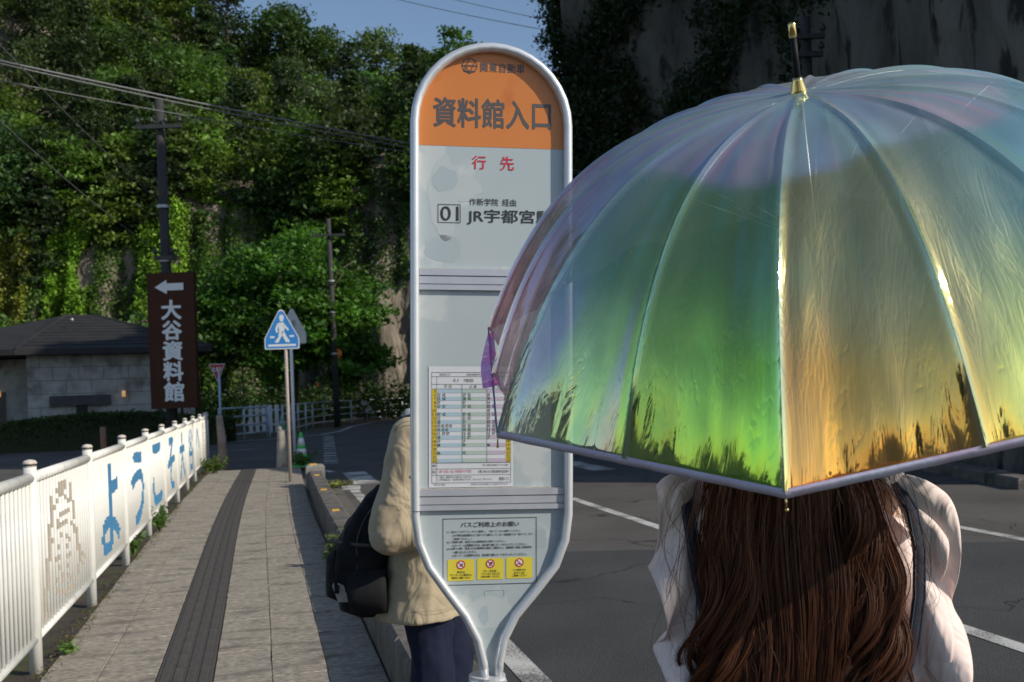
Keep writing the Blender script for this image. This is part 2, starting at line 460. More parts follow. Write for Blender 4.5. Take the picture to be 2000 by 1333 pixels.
while v < PV1 - 0.3:
    o = bpy.data.objects.new('tactile_tile', tme); COL.objects.link(o); o.parent = pavement
    sh = (bend(v + 0.3) - bend(v)) / 0.30
    o.matrix_world = fr @ Matrix.Translation((-0.62 + bend(v), v, 0.002)) @ Matrix(((1.0, sh, 0, 0), (0, 1, 0, 0), (0, 0, 1, 0), (0, 0, 0, 1)))
    v += 0.30
g = []
for i in range(60):
    v = 2.0 + i * 0.36
    rowp = []
    for k in range(7):
        u = -1.72 + k * 0.085
        rowp.append(uv(u + (0.03 * mnoise.noise((v * 1.3, 0, 0)) if k == 6 else 0), v, -0.03 + 0.018 * mnoise.noise((u * 6, v * 3, 2)) + (0.016 if k >= 5 else 0)))
    g.append(rowp)
MB().sheet(g).build('soil_strip', MT['soil'], smooth=True, kind='structure')
MB().box((-1.80, 2.0, -0.3), (-1.70, 23.5, 0.01), lambda x, y, z: uv(x, y, z)).build('edging_kerb', MT['kerb'], kind='structure')

# raised concrete kerb between the pavement and the road: separate blocks, cat's-eye reflectors on top
kerb = tag(bpy.data.objects.new('kerb', None), kind='structure'); COL.objects.link(kerb)
v = 4.4; k = 0
while v < 16.4:
    du = 0.055 * max(0, (v - 11) / 5.5) ** 1.5
    b = MB(); b.bevbox((0.585 + du, v + 0.006, -0.12), (0.80 + du, v + 0.594, 0.27), 0.022, lambda x, y, z: uv(x, y, z))
    b.build('kerb_block', MT['kerb'], kerb)
    if k % 4 == 2:
        b = MB(); b.bevbox((0.64 + du, v + 0.22, 0.268), (0.72 + du, v + 0.34, 0.280), 0.006, lambda x, y, z: uv(x, y, z)); b.build('reflector', MT['reflector'], kerb)
    v += 0.60; k += 1
b = MB(); b.bevbox((0.60, 16.45, -0.12), (0.90, 16.75, 0.36), 0.03, lambda x, y, z: uv(x, y, z)); b.build('end_block', pm('end_block_concrete', (0.27, 0.25, 0.23), (0.2, 0.19, 0.17), 8, 0.9, bump=0.3), kerb)
b = MB(); b.bevbox((0.66, 16.5, 0.358), (0.78, 16.64, 0.376), 0.006, lambda x, y, z: uv(x, y, z)); b.build('reflector', MT['reflector'], kerb)
v = 4.4
while v < 16.6:
    b = MB(); b.bevbox((0.81, v + 0.004, -0.15), (1.10, v + 0.596, -0.035), 0.008, lambda x, y, z: uv(x + 0.055 * max(0, (y - 11) / 5.5) ** 1.5, y, z))
    b.build('gutter_slab', MT['kerb'], kerb)
    v += 0.60

# ------------------------------------------------------------------ foliage generators
def leaf_quads(C, size, up=0.5, aspect=0.5, hang=0.0):
    n = len(C)
    N = RNG.normal(size=(n, 3)); N /= np.linalg.norm(N, axis=1, keepdims=True)
    N[:, 2] += up; N /= np.linalg.norm(N, axis=1, keepdims=True)
    A = RNG.normal(size=(n, 3)); A[:, 2] -= hang
    A -= N * (A * N).sum(1, keepdims=True); A /= np.linalg.norm(A, axis=1, keepdims=True) + 1e-9
    B = np.cross(N, A)
    L = (size * RNG.uniform(0.6, 1.3, n))[:, None]
    W = L * aspect * RNG.uniform(0.8, 1.2, (n, 1))
    V = np.stack([C - A * L, C + B * W - A * L * 0.15, C + A * L, C - B * W - A * L * 0.15], 1).reshape(-1, 3)
    Q = np.arange(4 * n).reshape(-1, 4)
    return V, Q
def unit(n):
    D = RNG.normal(size=(n, 3)); return D / np.linalg.norm(D, axis=1, keepdims=True)
def crown(center, r, h, nclu, per, size, col, kind='broad', up=0.55, flat=0.4, var=0.3, spread=0.22):
    """leaf cloud of a crown: clumps through an uneven volume; returns V, Q, tint"""
    c = np.array(center)
    D = unit(nclu); D[:, 2] = np.abs(D[:, 2]) * np.where(RNG.random(nclu) < 0.72, 1, -0.75)
    rad = RNG.uniform(0.35, 1.0, nclu) ** 0.55
    ph = RNG.uniform(0, 10)
    lump = np.array([0.80 + 0.42 * mnoise.noise((d[0] * 1.7 + ph, d[1] * 1.7, d[2] * 1.7)) for d in D])
    K = D * (rad * lump)[:, None] * np.array([r, r, h / 2])
    if kind == 'conifer':
        t = RNG.random(nclu) ** 0.8
        a = RNG.uniform(0, 2 * np.pi, nclu)
        rr = r * (1 - t) ** 0.8 * RNG.uniform(0.45, 1.0, nclu) + 0.08
        K = np.stack([rr * np.cos(a), rr * np.sin(a), (t - 0.5) * h], 1)
    K = K + c
    s = r * spread
    P = np.repeat(K, per, 0) + RNG.normal(size=(nclu * per, 3)) * np.array([s, s, s * flat])
    V, Q = leaf_quads(P, size, up)
    tone = RNG.uniform(1 - var, 1 + var, nclu)
    hue = RNG.normal(0, 0.08, (nclu, 1)) * np.array([[1.0, 0.3, -0.4]])
    T = np.clip(np.array(col)[None, :] * (tone[:, None]) * (1 + hue), 0.004, 0.6)
    T = np.repeat(np.repeat(T, per, 0) * RNG.uniform(0.85, 1.15, (nclu * per, 1)), 4, 0)
    return V, Q, T
def cat_leaves(parts):
    Vs, Qs, Ts, n = [], [], [], 0
    for V, Q, T in parts:
        Vs.append(V); Qs.append(Q + n); Ts.append(T); n += len(V)
    return np.concatenate(Vs), np.concatenate(Qs), np.concatenate(Ts)
def trunk_mesh(base, top, r0, limbs, crown_c, crown_r, crown_h, seed=0):
    b = MB(); rr = random.Random(seed)
    base, top = Vector(base), Vector(top)
    pts = [base.lerp(top, t) + Vector((rr.uniform(-.1, .1), rr.uniform(-.1, .1), 0)) * (0 if t == 0 else 1) for t in (0, .25, .5, .75, 1)]
    b.tube(pts, [r0 * 1.25, r0, r0 * .8, r0 * .55, r0 * .2], 9)
    for k in range(limbs):
        t = rr.uniform(.35, .95); p = base.lerp(top, t)
        a = rr.uniform(0, 6.28)
        q = Vector(crown_c) + Vector((math.cos(a) * crown_r * .75, math.sin(a) * crown_r * .75, rr.uniform(-.3, .35) * crown_h))
        m = p.lerp(q, .5) + Vector((0, 0, rr.uniform(-.2, .3)))
        b.tube([p, m, q], [r0 * .4, r0 * .25, r0 * .06], 6)
    return b
def make_tree(name, label, base, height, r, col, group=None, kind='broad', crown_base=0.3, nclu=160, per=30, size=0.2, trunk_r=0.15, seed=0, lean=(0, 0), **kw):
    base = Vector(base)
    root = thing(name, label, 'tree', base, group=group)
    ch = height * (1 - crown_base)
    cc = Vector((lean[0], lean[1], height - ch / 2))
    trunk_mesh((0, 0, -0.3), (lean[0] * .8, lean[1] * .8, height * 0.92), trunk_r, 9, cc, r, ch, seed).build('trunk', MT['bark'], root, smooth=True)
    V, Q, T = crown(cc, r, ch, nclu, per, size, col, kind, **kw)
    link('crown', np_mesh('crown', V, Q, T), MT['leaf'], root)
    return root

# ------------------------------------------------------------------ wooded hill with a tuff cliff at its foot
MT['rock'] = pm('tuff_rock', (0.30, 0.255, 0.20), (0.15, 0.125, 0.10), 0.9, 0.95, bump=1.0, bscale=2.2, bdist=0.6, c3=(0.045, 0.04, 0.032), scale3=0.5, fac3=(0.45, 0.62), stretch=(1, 1, 0.3), detail=8)
def ridge(x):
    return (33.5 + (-25 - x) * 1.1) if x < -25 else (33.5 - (x + 25) * 0.34)
def hill_pt(x, t):
    yb = 61 + 3.5 * mnoise.noise((x * 0.09, 0.3, 0)) + 2.6 * mnoise.noise((x * 0.33, 1.7, 0)) + 0.9 * mnoise.noise((x * 1.1, 5, 0))
    hc = 14.5 + 3.0 * mnoise.noise((x * 0.12, 7.7, 0))
    if t < 0.4:
        s = t / 0.4
        z = -0.5 + s * (hc + 0.5)
        y = yb + 2.2 * s ** 2 + 0.9 * mnoise.noise((x * 0.5, z * 0.12, 3)) + 0.45 * mnoise.noise((x * 1.3, z * 0.9, 8)) + 0.22 * mnoise.noise((x * 2.6, z * 2.2, 5))
        xx = x + 0.5 * mnoise.noise((x * 0.4, z * 0.3, 11))
    else:
        s = (t - 0.4) / 0.6
        y = yb + 2.2 + s * 44
        z = hc + (ridge(x) - hc) * s ** 0.95 + 1.2 * mnoise.noise((x * 0.13, y * 0.13, 4))
        xx = x
    return Vector((xx, y, z))
g = [[hill_pt(-75 + 0.55 * i, t / 70) for i in range(170)] for t in range(71)]
g.append([p + Vector((0, 40, -25)) for p in g[-1]])
hill = MB().sheet(g).build('hill', MT['rock'], smooth=True, kind='structure')

DECID = [(0.060, 0.115, 0.022), (0.095, 0.155, 0.026), (0.042, 0.088, 0.026), (0.115, 0.165, 0.030), (0.060, 0.085, 0.032), (0.075, 0.135, 0.024)]
parts = []
x = -62.0
cells = []
for t in np.arange(0.30, 1.0, 0.070):
    for xx in np.arange(-60, 14, 3.2):
        cells.append((xx + RNG.uniform(-1.4, 1.4), min(0.99, t + RNG.uniform(-0.03, 0.03))))
ntree = 0
for (x, t) in cells:
    p = hill_pt(x, t)
    ppx = 1000 + p.x / p.y * F_PX
    if ppx < -140 or ppx > 1180: continue
    if RNG.random() < 0.06: continue
    con = RNG.random() < 0.22
    hgt = RNG.uniform(5.5, 9.5); r = RNG.uniform(1.7, 3.6)
    col = np.array(DECID[RNG.integers(6)]) * RNG.uniform(0.75, 1.6)
    if con: col = np.array((0.040, 0.066, 0.026)) * RNG.uniform(0.8, 1.4); hgt *= 1.15; r *= 0.8
    far = p.y > 85
    parts.append(crown((p.x, p.y, p.z + hgt * 0.45), r, hgt, 66 if far else 84, 40, 0.22 if far else 0.18, col, 'conifer' if con else 'broad', flat=0.26, spread=RNG.uniform(0.15, 0.22), up=0.9, var=0.4))
    ntree += 1
V, Q, T = cat_leaves(parts)
link('hillside_wood', np_mesh('hillside_wood', V, Q, T), MT['leaf'], label='dense mixed green wood covering the hillside above the tuff cliff', cat='wood', kind='stuff')
print('wood trees', ntree, 'quads', len(Q))

# skyline trees one can tell apart
sky_specs = [
    (470, 96, 10.5, 3.0, 0, 'conifer', (0.030, 0.055, 0.025), 'dark brownish pine at the upper left end of the open sky'),
    (575, 97, 9.5, 3.6, 1, 'broad', (0.050, 0.10, 0.022), 'broad round-topped tree on the skyline left of the sky gap'),
    (650, 98, 8.5, 3.0, 2, 'broad', (0.060, 0.11, 0.025), 'full green skyline tree between the round-topped tree and the feathery one'),
    (760, 98, 10.5, 3.2, 3, 'broad', (0.085, 0.135, 0.045), 'pale feathery tree with thin crown standing highest near the bus stop sign'),
    (830, 99, 8.0, 2.6, 4, 'broad', (0.045, 0.09, 0.022), 'small dark skyline tree just left of the bus stop sign arch')]
for px, Y, hgt, r, s, kd, col, lab in sky_specs:
    X = (px - 1000) / F_PX * Y
    zt = ridge(X) - 1.5
    make_tree('hilltop_tree', lab, (X, Y, zt), hgt, r, col, kind=kd, nclu=(90 if s == 3 else 150), per=26, size=0.22, seed=s, group=None, crown_base=0.22, spread=0.17)

# creeper hanging on the cliff
def creeper(x0, x1, t0, t1, n, col, size=0.13, lift=0.25):
    P = []
    for i in range(n):
        x = random.uniform(x0, x1); t = random.uniform(t0, t1)
        w = mnoise.noise((x * 0.8, t * 9, 1.0))
        if w < -0.32: continue
        p = hill_pt(x, t); P.append((p.x + random.gauss(0, .1), p.y - abs(random.gauss(lift, .2)), p.z + random.gauss(0, .1)))
    P = np.array(P); V, Q = leaf_quads(P, size, 0.1, 0.6, 0.8)
    T = np.repeat(np.array(col)[None] * RNG.uniform(0.7, 1.3, (len(P), 1)), 4, 0)
    return V, Q, T
vine = [creeper(-36, -14, 0.02, 0.45, 62000, (0.085, 0.16, 0.026)), creeper(-28.6, -25.8, 0.03, 0.40, 17000, (0.21, 0.37, 0.034), 0.12, 0.6),
        creeper(-23.0, -20.0, 0.05, 0.47, 18000, (0.21, 0.36, 0.034), 0.12, 0.6), creeper(-32.0, -29.4, 0.05, 0.38, 13000, (0.24, 0.26, 0.04), 0.12, 0.55),
        creeper(-14, -5, 0.22, 0.42, 9000, (0.055, 0.11, 0.022))]
V, Q, T = cat_leaves(vine)
link('cliff_creeper', np_mesh('cliff_creeper', V, Q, T), MT['leaf_vine'], label='bright yellow-green creeper hanging down the left rock columns', cat='creeper', kind='stuff')

# undergrowth along the foot of the hill
P = []
for i in range(420):
    x = random.uniform(-36, -3); p = hill_pt(x, 0.01)
    P.append((p.x, p.y - random.uniform(0.5, 5.0), random.uniform(0.2, 1.7)))
K = np.repeat(np.array(P), 46, 0); K = K + RNG.normal(size=K.shape) * np.array([.55, .5, .38])
K = K[K[:, 2] > 0.0]
V, Q = leaf_quads(K, 0.13, 0.5)
T = np.repeat(np.array((0.040, 0.078, 0.020))[None] * RNG.uniform(0.6, 1.4, (len(K), 1)), 4, 0)
link('undergrowth', np_mesh('undergrowth', V, Q, T), MT['leaf'], label='low dark green undergrowth behind the far guard fence', cat='undergrowth', kind='stuff')

# the big leafy tree at the foot of the cliff and its bright neighbour on the left
root = thing('broadleaf_tree', 'large round leafy green tree standing beyond the blue crossing sign', 'tree', (-11.4, 51, 0))
trunk_mesh((0, 0, -0.2), (0.4, 0, 8.5), 0.30, 16, (0.3, 0, 5.8), 4.6, 8.5, 5).build('trunk', MT['bark'], root, smooth=True)
pp = [crown((0.3, 0, 5.4), 5.2, 10.0, 380, 62, 0.16, (0.070, 0.165, 0.024), flat=0.30, up=1.0, var=0.45, spread=0.10),
      crown((2.9, -1.0, 3.4), 2.6, 6.0, 120, 60, 0.16, (0.085, 0.20, 0.028), flat=0.35, up=0.9, spread=0.13),  # right-hand lobe coloured lighter, as if sunlit
      crown((-2.6, -0.5, 5.0), 2.9, 6.0, 120, 60, 0.16, (0.055, 0.12, 0.022), flat=0.35, up=0.9, spread=0.13)]  # left-hand lobe coloured darker, as if turned from the sun
V, Q, T = cat_leaves(pp)
link('crown', np_mesh('crown', V, Q, T), MT['leaf'], root)
make_tree('young_tree', 'bright yellow-green young tree right behind the brown sign board', (-16.9, 47, 0), 6.0, 2.2, (0.085, 0.16, 0.03), nclu=130, per=40, size=0.16, seed=21, up=0.8)
make_tree('shrub_tree', 'small leafy tree at the left picture edge behind the house roof', (-26.6, 50, 0), 6.5, 2.6, (0.075, 0.15, 0.025), nclu=140, per=40, size=0.17, seed=22)
# dead branches showing in the wood
d = MB(); c = at(592, 200, 72)
rr = random.Random(4)
d.tube([c + Vector((0.1, 0, -2.4)), c + Vector((0, 0, -.6)), c + Vector((.2, 0, 1.1))], [.10, .08, .02], 6)
for k in range(7):
    z = rr.uniform(-.8, .5); d.tube([c + Vector((0, 0, z)), c + Vector((rr.uniform(-1, 1), -.2, z + rr.uniform(.1, .8)))], [.05, .01], 5)
d.build('dead_tree', pm('dead_wood', (0.42, 0.36, 0.3), (0.3, 0.25, 0.2), 5, 0.9), smooth=True, label='bare pale dead tree in the wood below the skyline', cat='dead tree')

# ------------------------------------------------------------------ dark cliff on the right, in its own shade
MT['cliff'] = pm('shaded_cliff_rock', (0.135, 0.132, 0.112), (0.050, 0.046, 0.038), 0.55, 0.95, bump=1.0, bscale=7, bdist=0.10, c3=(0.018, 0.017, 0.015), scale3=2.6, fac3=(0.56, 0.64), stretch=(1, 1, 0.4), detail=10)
CL = [(18, 12.5, 6.5), (12, 12.6, 6.8), (7.7, 12.9, 7.0), (7.05, 13.7, 7.6), (7.0, 15.9, 8.6), (7.0, 16.3, 20), (7.0, 19, 20), (7.1, 25, 20), (6.3, 27.5, 18.5), (3.6, 30.0, 16), (1.95, 31.0, 15.6), (2.1, 33.5, 15.3), (6.0, 37.5, 15), (7.0, 48, 14), (22, 49, 14)]  # out-of-view heights and hidden back end shaped to throw shade
def cl_at(s):
    s = max(0, min(len(CL) - 1.0001, s)); i = int(s); f = s - i
    a, b = CL[i], CL[i + 1]
    return [a[k] + (b[k] - a[k]) * f for k in range(3)], (b[0] - a[0], b[1] - a[1])
def cliff_pt(s, t):
    (x, y, h), d = cl_at(s)
    l = math.hypot(*d); nx, ny = d[1] / l, -d[0] / l
    z = -0.3 + t * (h + 0.3)
    k = 0.0 if t < 0.02 else 1.0
    disp = k * (0.45 * mnoise.noise((x * 0.45, y * 0.45, z * 0.10)) + 0.22 * mnoise.noise((x * 1.3, y * 1.3, z * 0.35)) + 0.07 * mnoise.noise((x * 4, y * 4, z * 1.6))) - 0.15
    if s > 6.6: disp *= 1.25
    return Vector((x - nx * disp, y - ny * disp, z)), Vector((-nx, -ny, 0))
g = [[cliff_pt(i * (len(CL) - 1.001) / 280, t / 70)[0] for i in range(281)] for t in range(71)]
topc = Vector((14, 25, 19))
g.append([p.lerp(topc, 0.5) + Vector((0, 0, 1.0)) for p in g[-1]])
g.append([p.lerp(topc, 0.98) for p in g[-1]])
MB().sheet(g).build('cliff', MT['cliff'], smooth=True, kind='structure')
P, TT = [], []
for i in range(5200):
    s = random.uniform(6.4, 10.6); t = random.random()
    p, n = cliff_pt(s, t)
    w = mnoise.noise((p.x * 0.5, p.y * 0.5, p.z * 0.35)) + 0.3 * (s - 8.0) / 2
    if w < 0.0: continue
    P.append(tuple(p + n * random.uniform(0.0, 0.3)))
K = np.repeat(np.array(P), 16, 0); K = K + RNG.normal(size=K.shape) * .16
V, Q = leaf_quads(K, 0.09, 0.3, 0.55, 0.5)
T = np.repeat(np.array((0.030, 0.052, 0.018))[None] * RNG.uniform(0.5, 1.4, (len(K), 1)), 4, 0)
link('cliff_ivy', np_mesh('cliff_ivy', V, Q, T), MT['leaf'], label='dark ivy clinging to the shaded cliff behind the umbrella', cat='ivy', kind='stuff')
make_tree('cliff_pine', 'dark pine branches reaching into the sky beside the shaded cliff', (2.6, 32.5, 10.2), 5.2, 1.25, (0.030, 0.055, 0.025), nclu=70, per=40, size=0.075, trunk_r=0.1, crown_base=0.15, seed=31, lean=(-0.55, 0), flat=0.22, spread=0.16)
# stones edging the foot of the cliff
foot = tag(bpy.data.objects.new('cliff_foot_kerb', None), kind='structure'); COL.objects.link(foot)
rp = random.Random(9)
y = 12.9
while y < 24:
    l = rp.uniform(0.7, 1.1)
    b = MB(); b.bevbox((6.52 + rp.uniform(-.03, .03), y, -0.2), (6.82, y + l - 0.03, 0.11 + rp.uniform(-.03, .03)), 0.025)
    b.build('edging_stone', MT['kerb'], foot); y += l

# wood behind the camera: seen only as a reflection in the umbrella film
pp = []
for k in (1, 4, 5, 9, 12):
    a = -2.9 + 2.6 * k / 15
    d = 34 + 8 * math.sin(k * 2.1)
    hgt = 3 + 2.2 * random.random()
    pp.append(crown((d * math.cos(a), d * math.sin(a), hgt * .5), 3.0, hgt, 60, 24, 0.4, (0.05, 0.095, 0.022)))
V, Q, T = cat_leaves(pp)
link('far_wood', np_mesh('far_wood', V, Q, T), MT['leaf'], label='belt of green trees on the near side of the bus stop', cat='wood', kind='stuff')
# ================================================================== LETTERING
def glyph_mesh(body, bold=0.0, spacing=1.0, align='LEFT'):
    c = bpy.data.curves.new('lettering', 'FONT')
    c.body = body; c.offset = bold; c.space_character = spacing; c.align_x = align; c.resolution_u = 3
    o = bpy.data.objects.new('lettering', c)
    me = bpy.data.meshes.new_from_object(o)
    bpy.data.objects.remove(o); bpy.data.curves.remove(c)
    return me
def glyph_arrays(me):
    n = len(me.vertices); V = np.empty(n * 3, dtype=np.float32); me.vertices.foreach_get('co', V); V = V.reshape(-1, 3)
    me.calc_loop_triangles()
    T = np.empty(len(me.loop_triangles) * 3, dtype=np.int32); me.loop_triangles.foreach_get('vertices', T)
    return V, T.reshape(-1, 3)
def text_box(body, mat, parent, x0, z0, x1, z1, y, bold=0.0, name='lettering', spacing=1.0, keep=False):
    """flat print: the glyphs fitted into the rectangle x0..x1, z0..z1 of the parent's front plane at depth y"""
    me = glyph_mesh(body, 0.0, spacing)
    V, T = glyph_arrays(me)
    lo, hi = V.min(0), V.max(0)
    sx = (x1 - x0) / max(1e-6, hi[0] - lo[0]); sz = (z1 - z0) / max(1e-6, hi[1] - lo[1])
    if keep: sz = sx = min(sx, sz)
    bpy.data.meshes.remove(me)
    Ws, Ts = [], []
    ring = [(0, 0)] if bold <= 0 else [(0, 0)] + [(bold * math.cos(k * math.pi / 3), bold * math.sin(k * math.pi / 3)) for k in range(6)]
    for k, (dx, dz) in enumerate(ring):          # heavier strokes: the outline laid over itself, a hair apart
        Ws.append(np.stack([x0 + (V[:, 0] + dx - lo[0]) * sx, np.full(len(V), y - .00002 * k), z0 + (V[:, 1] + dz - lo[1]) * sz], 1)); Ts.append(T + k * len(V))
    return link(name, np_mesh(name, np.concatenate(Ws), np.concatenate(Ts)), mat, parent)
def rect(x0, z0, x1, z1, y, mat, parent, name, label=None):
    return MB().add([(x0, y, z0), (x1, y, z0), (x1, y, z1), (x0, y, z1)], [(0, 1, 2, 3)]).build(name, mat, parent, label=label)
def frame_lines(rects, y, mat, parent, name='ruled_line'):
    b = MB()
    for x0, z0, x1, z1 in rects: b.add([(x0, y, z0), (x1, y, z0), (x1, y, z1), (x0, y, z1)], [(0, 1, 2, 3)])
    return b.build(name, mat, parent)
def arc_poly(cx, cz, r, a0, a1, n):
    return [(cx + r * math.cos(a0 + (a1 - a0) * i / n), cz + r * math.sin(a0 + (a1 - a0) * i / n)) for i in range(n + 1)]
def band(line, w):
    L, Rr = [], []
    for i, p in enumerate(line):
        a, b = line[max(i - 1, 0)], line[min(i + 1, len(line) - 1)]
        d = Vector((b[0] - a[0], b[1] - a[1])); d.normalize()
        L.append((p[0] - d.y * w / 2, p[1] + d.x * w / 2)); Rr.append((p[0] + d.y * w / 2, p[1] - d.x * w / 2))
    return L, Rr
def ribbon(mb, line, w, y):
    L, Rr = band(line, w)
    mb.sheet([[(a[0], y, a[1]), (b[0], y, b[1])] for a, b in zip(L, Rr)])

# ================================================================== BUS STOP SIGN
SPX = 777.6
SY = 3.0
SCL = 1.2
BS_ROT = (0, 0.035, R_(8))
anchor = at(961, 700, SY)
HL = anchor.z / SCL
from mathutils import Euler
bs_off = Euler(BS_ROT, 'XYZ').to_matrix() @ Vector((0, 0, HL * SCL))
bus = thing('bus_stop_sign', 'tall rounded aluminium bus stop sign with orange top and timetable', 'bus stop', (anchor.x - bs_off.x, anchor.y - bs_off.y, 0.0), BS_ROT)
bus.scale = (SCL, SCL, SCL)
def sx_(px): return (px - 961.5) / SPX
def sz_(py): return HL + (700 - py) / SPX
MT['sign_white'] = pm('sign_white_enamel', (0.39, 0.445, 0.465), (0.425, 0.475, 0.49), 2.2, 0.28, c3=(0.50, 0.53, 0.53), scale3=3.2, fac3=(0.555, 0.575), bump=0.02, bscale=30, spec=0.5)
MT['sign_orange'] = pm('sign_orange_film', (0.58, 0.185, 0.034), (0.62, 0.205, 0.045), 3, 0.32, c3=(0.52, 0.15, 0.022), scale3=5, fac3=(0.57, 0.63))
arc = []
path = [(811, 1000), (811, 238)]
path = [(946, 1322), (943, 1290), (932, 1245), (908, 1198), (872, 1150), (838, 1102), (819, 1055), (812, 1005), (811, 900), (811, 600), (811, 330), (811, 245)]
path += [(961 - 150 * math.cos(math.pi * i / 18), 245 - 150 * math.sin(math.pi * i / 18)) for i in range(1, 18)]
path += [(1111, 245), (1111, 330), (1111, 600), (1111, 900), (1110.5, 1005), (1104, 1055), (1085, 1105), (1045, 1155), (1006, 1200), (983, 1245), (974, 1290), (972, 1322)]
fp = [(sx_(a), sz_(b)) for a, b in path]
# frame: rounded tube section, deeper than wide, swept round the outline
prof = [(-0.0105, -0.018), (-0.008, -0.0235), (-0.003, -0.0265), (0.003, -0.0265), (0.008, -0.0235), (0.0105, -0.018), (0.0105, 0.018), (0.006, 0.024), (-0.006, 0.024), (-0.0105, 0.018)]
rings = []
for i, p in enumerate(fp):
    a, b = fp[max(i - 1, 0)], fp[min(i + 1, len(fp) - 1)]
    d = Vector((b[0] - a[0], b[1] - a[1])).normalized()
    n = (-d.y, d.x)
    rings.append([(p[0] + n[0] * q, w, p[1] + n[1] * q) for q, w in prof])
MB().loft(rings).build('frame', MT['alu'], bus, smooth=True)
# seams and screws on the frame
for px, py in ((803.3, 620), (803.3, 930), (803.3, 530), (803.3, 330)):
    x = sx_(px); MB().tube([(x + 0.001, 0.006, sz_(py)), (x - 0.004, 0.006, sz_(py))], 0.0035, 8).build('screw', MT['galv'], bus)
frame_lines([(sx_(803) - .0002, sz_(994.5), sx_(820), sz_(993.2))], -0.0272, MT['grey_ink'], bus, 'frame_joint')
PY = -0.002            # face of the panels, behind the front of the frame
def inner(py0, py1):
    """inner outline of the frame between two heights (pixels of the survey)"""
    L = []
    for i, (a, b) in enumerate(path):
        if py0 - 1 <= b <= py1 + 1:
            L.append((sx_(a), sz_(b)))
    return L
def panel(poly, y, t, mat, name, label=None):
    b = MB(); b.prism(poly, y, y + t)
    return b.build(name, mat, bus, label=label)
I = 0.006
top_poly = [(sx_(812), sz_(530)), (sx_(1110), sz_(530)), (sx_(1110), sz_(245))] + [(sx_(961 + 149 * math.cos(math.pi * i / 24)), sz_(245 - 149 * math.sin(math.pi * i / 24))) for i in range(1, 24)] + [(sx_(812), sz_(245))]
top_panel = panel(top_poly, PY, 0.004, MT['sign_white'], 'upper_panel', 'white upper panel with orange cap and route name')
mid_panel = panel([(sx_(812), sz_(956)), (sx_(1110), sz_(956)), (sx_(1110), sz_(565)), (sx_(812), sz_(565))], PY, 0.004, MT['sign_white'], 'timetable_panel')
lowL = [p for p in path[:8]][::-1]; lowR = path[-8:]
low_poly = [(sx_(812), sz_(990))] + [(sx_(a + 2), sz_(b)) for a, b in lowL] + [(sx_(a - 2), sz_(b)) for a, b in lowR[::-1]] + [(sx_(1110), sz_(990))]
low_poly = [(sx_(812), sz_(990)), (sx_(813), sz_(1005))] + [(sx_(a + 1), sz_(b)) for a, b in lowL[1:]] + [(sx_(a - 1), sz_(b)) for a, b in reversed(lowR[1:])] + [(sx_(1109), sz_(1005)), (sx_(1110), sz_(990))]
low_panel = panel(low_poly, PY, 0.004, MT['sign_white'], 'lower_panel', 'white tapering lower panel with notice in a black frame')
# backs
for pn, lab in ((top_poly, 0), (low_poly, 0)): pass
# rails between the panels
for y0 in (527, 953):
    b = MB()
    for a, c, d in ((0, 13, 0.010), (13, 15, 0.004), (15, 29, 0.008), (29, 31, 0.004), (31, 41, 0.010)):
        b.box((sx_(820), PY - d, sz_(y0 + c) + .0002), (sx_(1103), PY + 0.016, sz_(y0 + a) - .0002))
    b.build('cross_rail', MT['alu_rail'], bus)
EY = PY - 0.0012       # print
# orange cap
cap_poly = [(sx_(817), sz_(287.5)), (sx_(1106), sz_(287.5)), (sx_(1106), sz_(245))] + [(sx_(961.5 + 144.5 * math.cos(math.pi * i / 24)), sz_(245 - 144.5 * math.sin(math.pi * i / 24))) for i in range(1, 24)] + [(sx_(817), sz_(245))]
MB().add([(x, EY + 0.0006, z) for x, z in cap_poly], [tuple(range(len(cap_poly)))]).build('orange_cap', MT['sign_orange'], top_panel)
text_box('資料館入口', MT['grey_ink'], top_panel, sx_(848), sz_(250), sx_(1078), sz_(194), EY, 0.022)
text_box('関東自動車', MT['grey_ink'], top_panel, sx_(939), sz_(141), sx_(1026), sz_(123), EY, 0.012, spacing=1.12)
lg = MB(); lc = (sx_(918), sz_(130)); LR = 15.2 / SPX
oct_ = [(lc[0] + LR * math.cos(math.pi / 8 + k * math.pi / 4 + .39), lc[1] + LR * math.sin(math.pi / 8 + k * math.pi / 4 + .39)) for k in range(8)]
for k in range(8): ribbon(lg, [oct_[k], oct_[(k + 1) % 8]], 0.0022, EY)
for a, c in ((3, 7), (1, 4), (4, 6), (0, 5)): ribbon(lg, [oct_[a], oct_[c]], 0.0022, EY - 0.0002 * (a + 1))
ribbon(lg, [((oct_[3][0] * .75 + oct_[7][0] * .25), (oct_[3][1] * .75 + oct_[7][1] * .25)), oct_[5]], 0.0022, EY - 0.001)
lg.build('emblem', MT['grey_ink'], top_panel)
text_box('行', MT['red_ink'], top_panel, sx_(923), sz_(331), sx_(950), sz_(305), EY, 0.012)
text_box('先', MT['red_ink'], top_panel, sx_(978), sz_(332), sx_(1005), sz_(305), EY, 0.012)
text_box('作新学院', MT['black'], top_panel, sx_(917), sz_(402), sx_(974), sz_(388), EY, 0.004)
text_box('経由', MT['black'], top_panel, sx_(982), sz_(402), sx_(1009), sz_(388), EY, 0.004)
text_box('01', MT['black'], top_panel, sx_(861), sz_(433), sx_(896), sz_(405), EY, 0.004)
text_box('JR宇都宮駅', MT['black'], top_panel, sx_(913), sz_(439), sx_(1082), sz_(409), EY, 0.012)
def box_lines(a, b, c, d, w=1.0): return [(sx_(a), sz_(b + w), sx_(c), sz_(b)), (sx_(a), sz_(d), sx_(c), sz_(d - w)), (sx_(a), sz_(d), sx_(a + w), sz_(b)), (sx_(c - w), sz_(d), sx_(c), sz_(b))]
